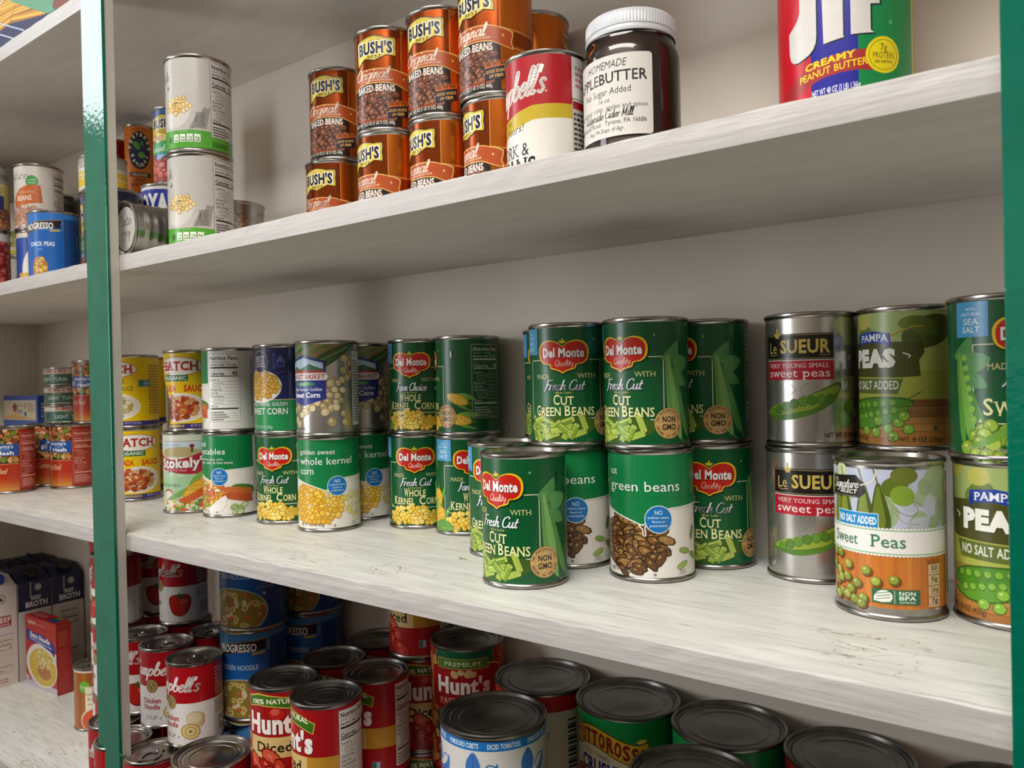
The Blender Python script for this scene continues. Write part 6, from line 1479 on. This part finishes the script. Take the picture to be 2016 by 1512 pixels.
# ------------------------------------------------------------------ lowest shelf behind the post: cartons
def broth(x, y, kind, lab, cap):
    w, d, h = .095, .0585, .186
    o = empty('broth_carton', x, y, S4, 0, lab, 'carton', 'broth cartons against the wall')
    body = card('c3b9ae') if kind == 'beef' else card('c9bdb6')
    top = card('1a1c40') if kind == 'beef' else card('c9bdb6')
    link('carton_body', box_mesh(w, d, h, body, .0015), o)
    bm = bmesh.new()                                             # folded gable: sloping top with a flat fin
    z1, z2 = h - .0005, h + .017
    V = [bm.verts.new(p) for p in ((-w / 2, -d / 2, z1), (w / 2, -d / 2, z1), (w / 2, d / 2, z1), (-w / 2, d / 2, z1), (-w / 2 + .004, -d / 2 + .002, z2), (w / 2 - .03, -d / 2 + .002, z2), (w / 2 - .03, d / 2 - .002, z2), (-w / 2 + .004, d / 2 - .002, z2))]
    for f in ((0, 1, 5, 4), (1, 2, 6, 5), (2, 3, 7, 6), (3, 0, 4, 7), (4, 5, 6, 7), (3, 2, 1, 0)): bm.faces.new([V[i] for i in f])
    add_box(bm, -w / 2 + .002, w / 2 - .034, -.0012, .0012, z2, z2 + .004)
    link('gable_top', bm_mesh('gable_top', bm, top, smooth=False), o)
    c = link('screw_cap', bm_mesh('screw_cap', lathe([(0, .0), (.0165, 0), (.0165, .003), (.0135, .0035), (.0135, .015), (.0125, .016), (0, .016)], 40), CAPBLK if cap == 'black' else CAPBLU), o)
    c.location = (w / 2 - .021, .001, h + .004); c.rotation_euler = (0, radians(24), 0)
    c['label'] = cap + ' screw cap'
    A = Art(); D = d * 1000; Hh = 186
    if kind == 'beef':
        A.rect(0, 0, D, Hh, 'c3b9ae'); A.rect(0, 132, D, Hh, '1a1c40')
        A.text('BEEF', D / 2 + 2, 151, 7, 'cfccd0', w=18, b=.03); A.text('BROTH', D / 2 + 3, 138, 10, 'dcd9dc', w=40, b=.03); A.ell(D * .6, 174, 6, 6.5, 'b9b4ac', n=24); A.ell(D * .6, 174, 4.6, 5, '8a867e', n=24); A.poly([(D * .6 - 3, 172), (D * .6 + 3, 172), (D * .6, 178)], 'd0ccc4')
        A.rect(D * .36, 156, D * .36 + 1.6, Hh, 'b9b4b0'); A.nutri(14, 18, D - 10, 122, None, '4a423c', '15')
    else:
        A.rect(0, 0, D, Hh, 'c9bdb6'); A.ell(D * .55, 164, 8, 9, '4a4648', n=28); A.ell(D * .55, 164, 6.8, 7.8, 'c9bdb6', n=28); A.poly([(D * .55 - 4, 160), (D * .55 + 4, 160), (D * .55, 169)], '4a4648')
        A.rect(8, 112, D - 10, 132, '8f1f22'); A.text('BEEF', D * .6, 120, 9, 'e6d6d0', w=26, b=.02); A.small(D * .5, 113, D - 12, 118, 'e0c0b8', 1); A.rect(4, 96, D - 6, 97, '3f5a9a'); A.nutri(4, 24, D - 8, 90, None, '7a5a50', '10'); A.small(4, 6, D - 14, 16, 'b85a4a', 2)
    link('front_print', A.build('broth_print_' + kind, M=lambda u, v, q: (w / 2 + q, u - d / 2, v)), o)
for x, y, k, lab, cap in ((-1.6825, .577, 'pale', 'pale carton with blue cap at the picture edge', 'blue'), (-1.6825, .638, 'beef', 'navy topped beef broth carton behind the noodle soup carton', 'black'), (-1.6825, .6985, 'beef', 'navy topped beef broth carton in the corner with nutrition panel showing', 'black'),
                          (-1.7768, .638, 'beef', 'navy topped carton against the side wall, black cap nearer the pale carton', 'black'), (-1.7768, .6985, 'beef', 'navy topped carton against the side wall in the corner', 'black')): broth(x, y, k, lab, cap)
def noodle_carton():
    w, d, h = .1205, .0263, .13
    o = empty('noodle_soup_carton', -1.5606, .6298, S4, radians(1.8), 'red carton of noodle soup mix with a bowl picture', 'box')
    link('carton_body', box_mesh(w, d, h, card('a82422'), .0008), o)
    A = Art()
    A.rect(0, 0, 120.5, 130, 'b02822'); A.poly([(0, 20), (30, 4), (120, 0), (0, 0)], 'c9b8c0'); A.rect(0, 0, 120.5, 12, 'c0b4c2')
    A.ell(62, 44, 60, 40, 'dcd8d2', n=44); A.ell(66, 42, 53, 34, 'c9a838', n=44)
    rnd = random.Random(5)
    for k in range(70):
        a, r = rnd.uniform(0, 6.28), rnd.random() ** .5; u, v = 66 + 46 * r * cos(a), 42 + 28 * r * sin(a)
        A.line(spline([(u, v), (u + rnd.uniform(-9, 9), v + rnd.uniform(-5, 5)), (u + rnd.uniform(-14, 14), v + rnd.uniform(-7, 7))], 3), 1.7, rnd.choice(('d9c060', 'e2cc78', 'c9ac40')))
    A.ell(72, 34, 26, 14, 'a8703c', n=24)
    for k in range(50):
        a, r = rnd.uniform(0, 6.28), rnd.random() ** .5; u, v = 72 + 24 * r * cos(a), 56 + 18 * r * sin(a)
        A.line(spline([(u, v), (u + rnd.uniform(-7, 7), v + rnd.uniform(-5, 5)), (u + rnd.uniform(-10, 10), v + rnd.uniform(-7, 7))], 3), 2, rnd.choice(('e2d4a0', 'ece2bc', 'd6c484')))
    A.poly([(104, 56), (116, 76), (120, 74), (120, 56)], 'c8ccd2')
    A.poly([(6, 106), (30, 101), (60, 102), (110, 92), (114, 74), (60, 84), (30, 83), (6, 86)], '20308a', 2)
    A.text('Extra Noodle', 58, 90.5, 9, 'f0f0f4', w=78, b=.03, se=.6, rise=-.06); A.text('Soup Mix with Real Chicken Broth', 60, 84.6, 3.4, 'd6dcf0', w=86, b=.02, rise=-.08); A.text('Lipton', 26, 117, 8, 'e6c9b0', w=32, b=.02, sh=.15); A.text('SOUP SECRETS', 62, 117, 3, 'e0b090', w=34)
    A.text('NET WT 4.9 OZ', 20, 8, 4, '6a2a2a', w=28)
    link('front_print', A.build('noodle_print', M=lambda u, v, q: (u - w / 2, -d / 2 - q, v)), o)
    B = Art(); B.rect(0, 0, 26.3, 130, '9c241e'); B.small(4, 88, 22, 116, 'c96a3c', 6, 3, .4); B.small(3, 4, 23.5, 84, 'b8584c', 20, 6, .35)
    link('side_print', B.build('noodle_side', M=lambda u, v, q: (w / 2 + q, u - d / 2, v)), o)
    Cc = Art(); Cc.rect(0, 0, 120.5, 26.3, 'a82420'); Cc.rect(76, 4, 108, 18, '2f4a7a'); Cc.rect(82, 18, 96, 26, '6fae2c'); Cc.small(6, 8, 60, 20, 'c9786a', 2)
    link('top_print', Cc.build('noodle_top', M=lambda u, v, q: (u - w / 2, v - d / 2, h + q)), o)
noodle_carton()
bpy.context.view_layer.update()
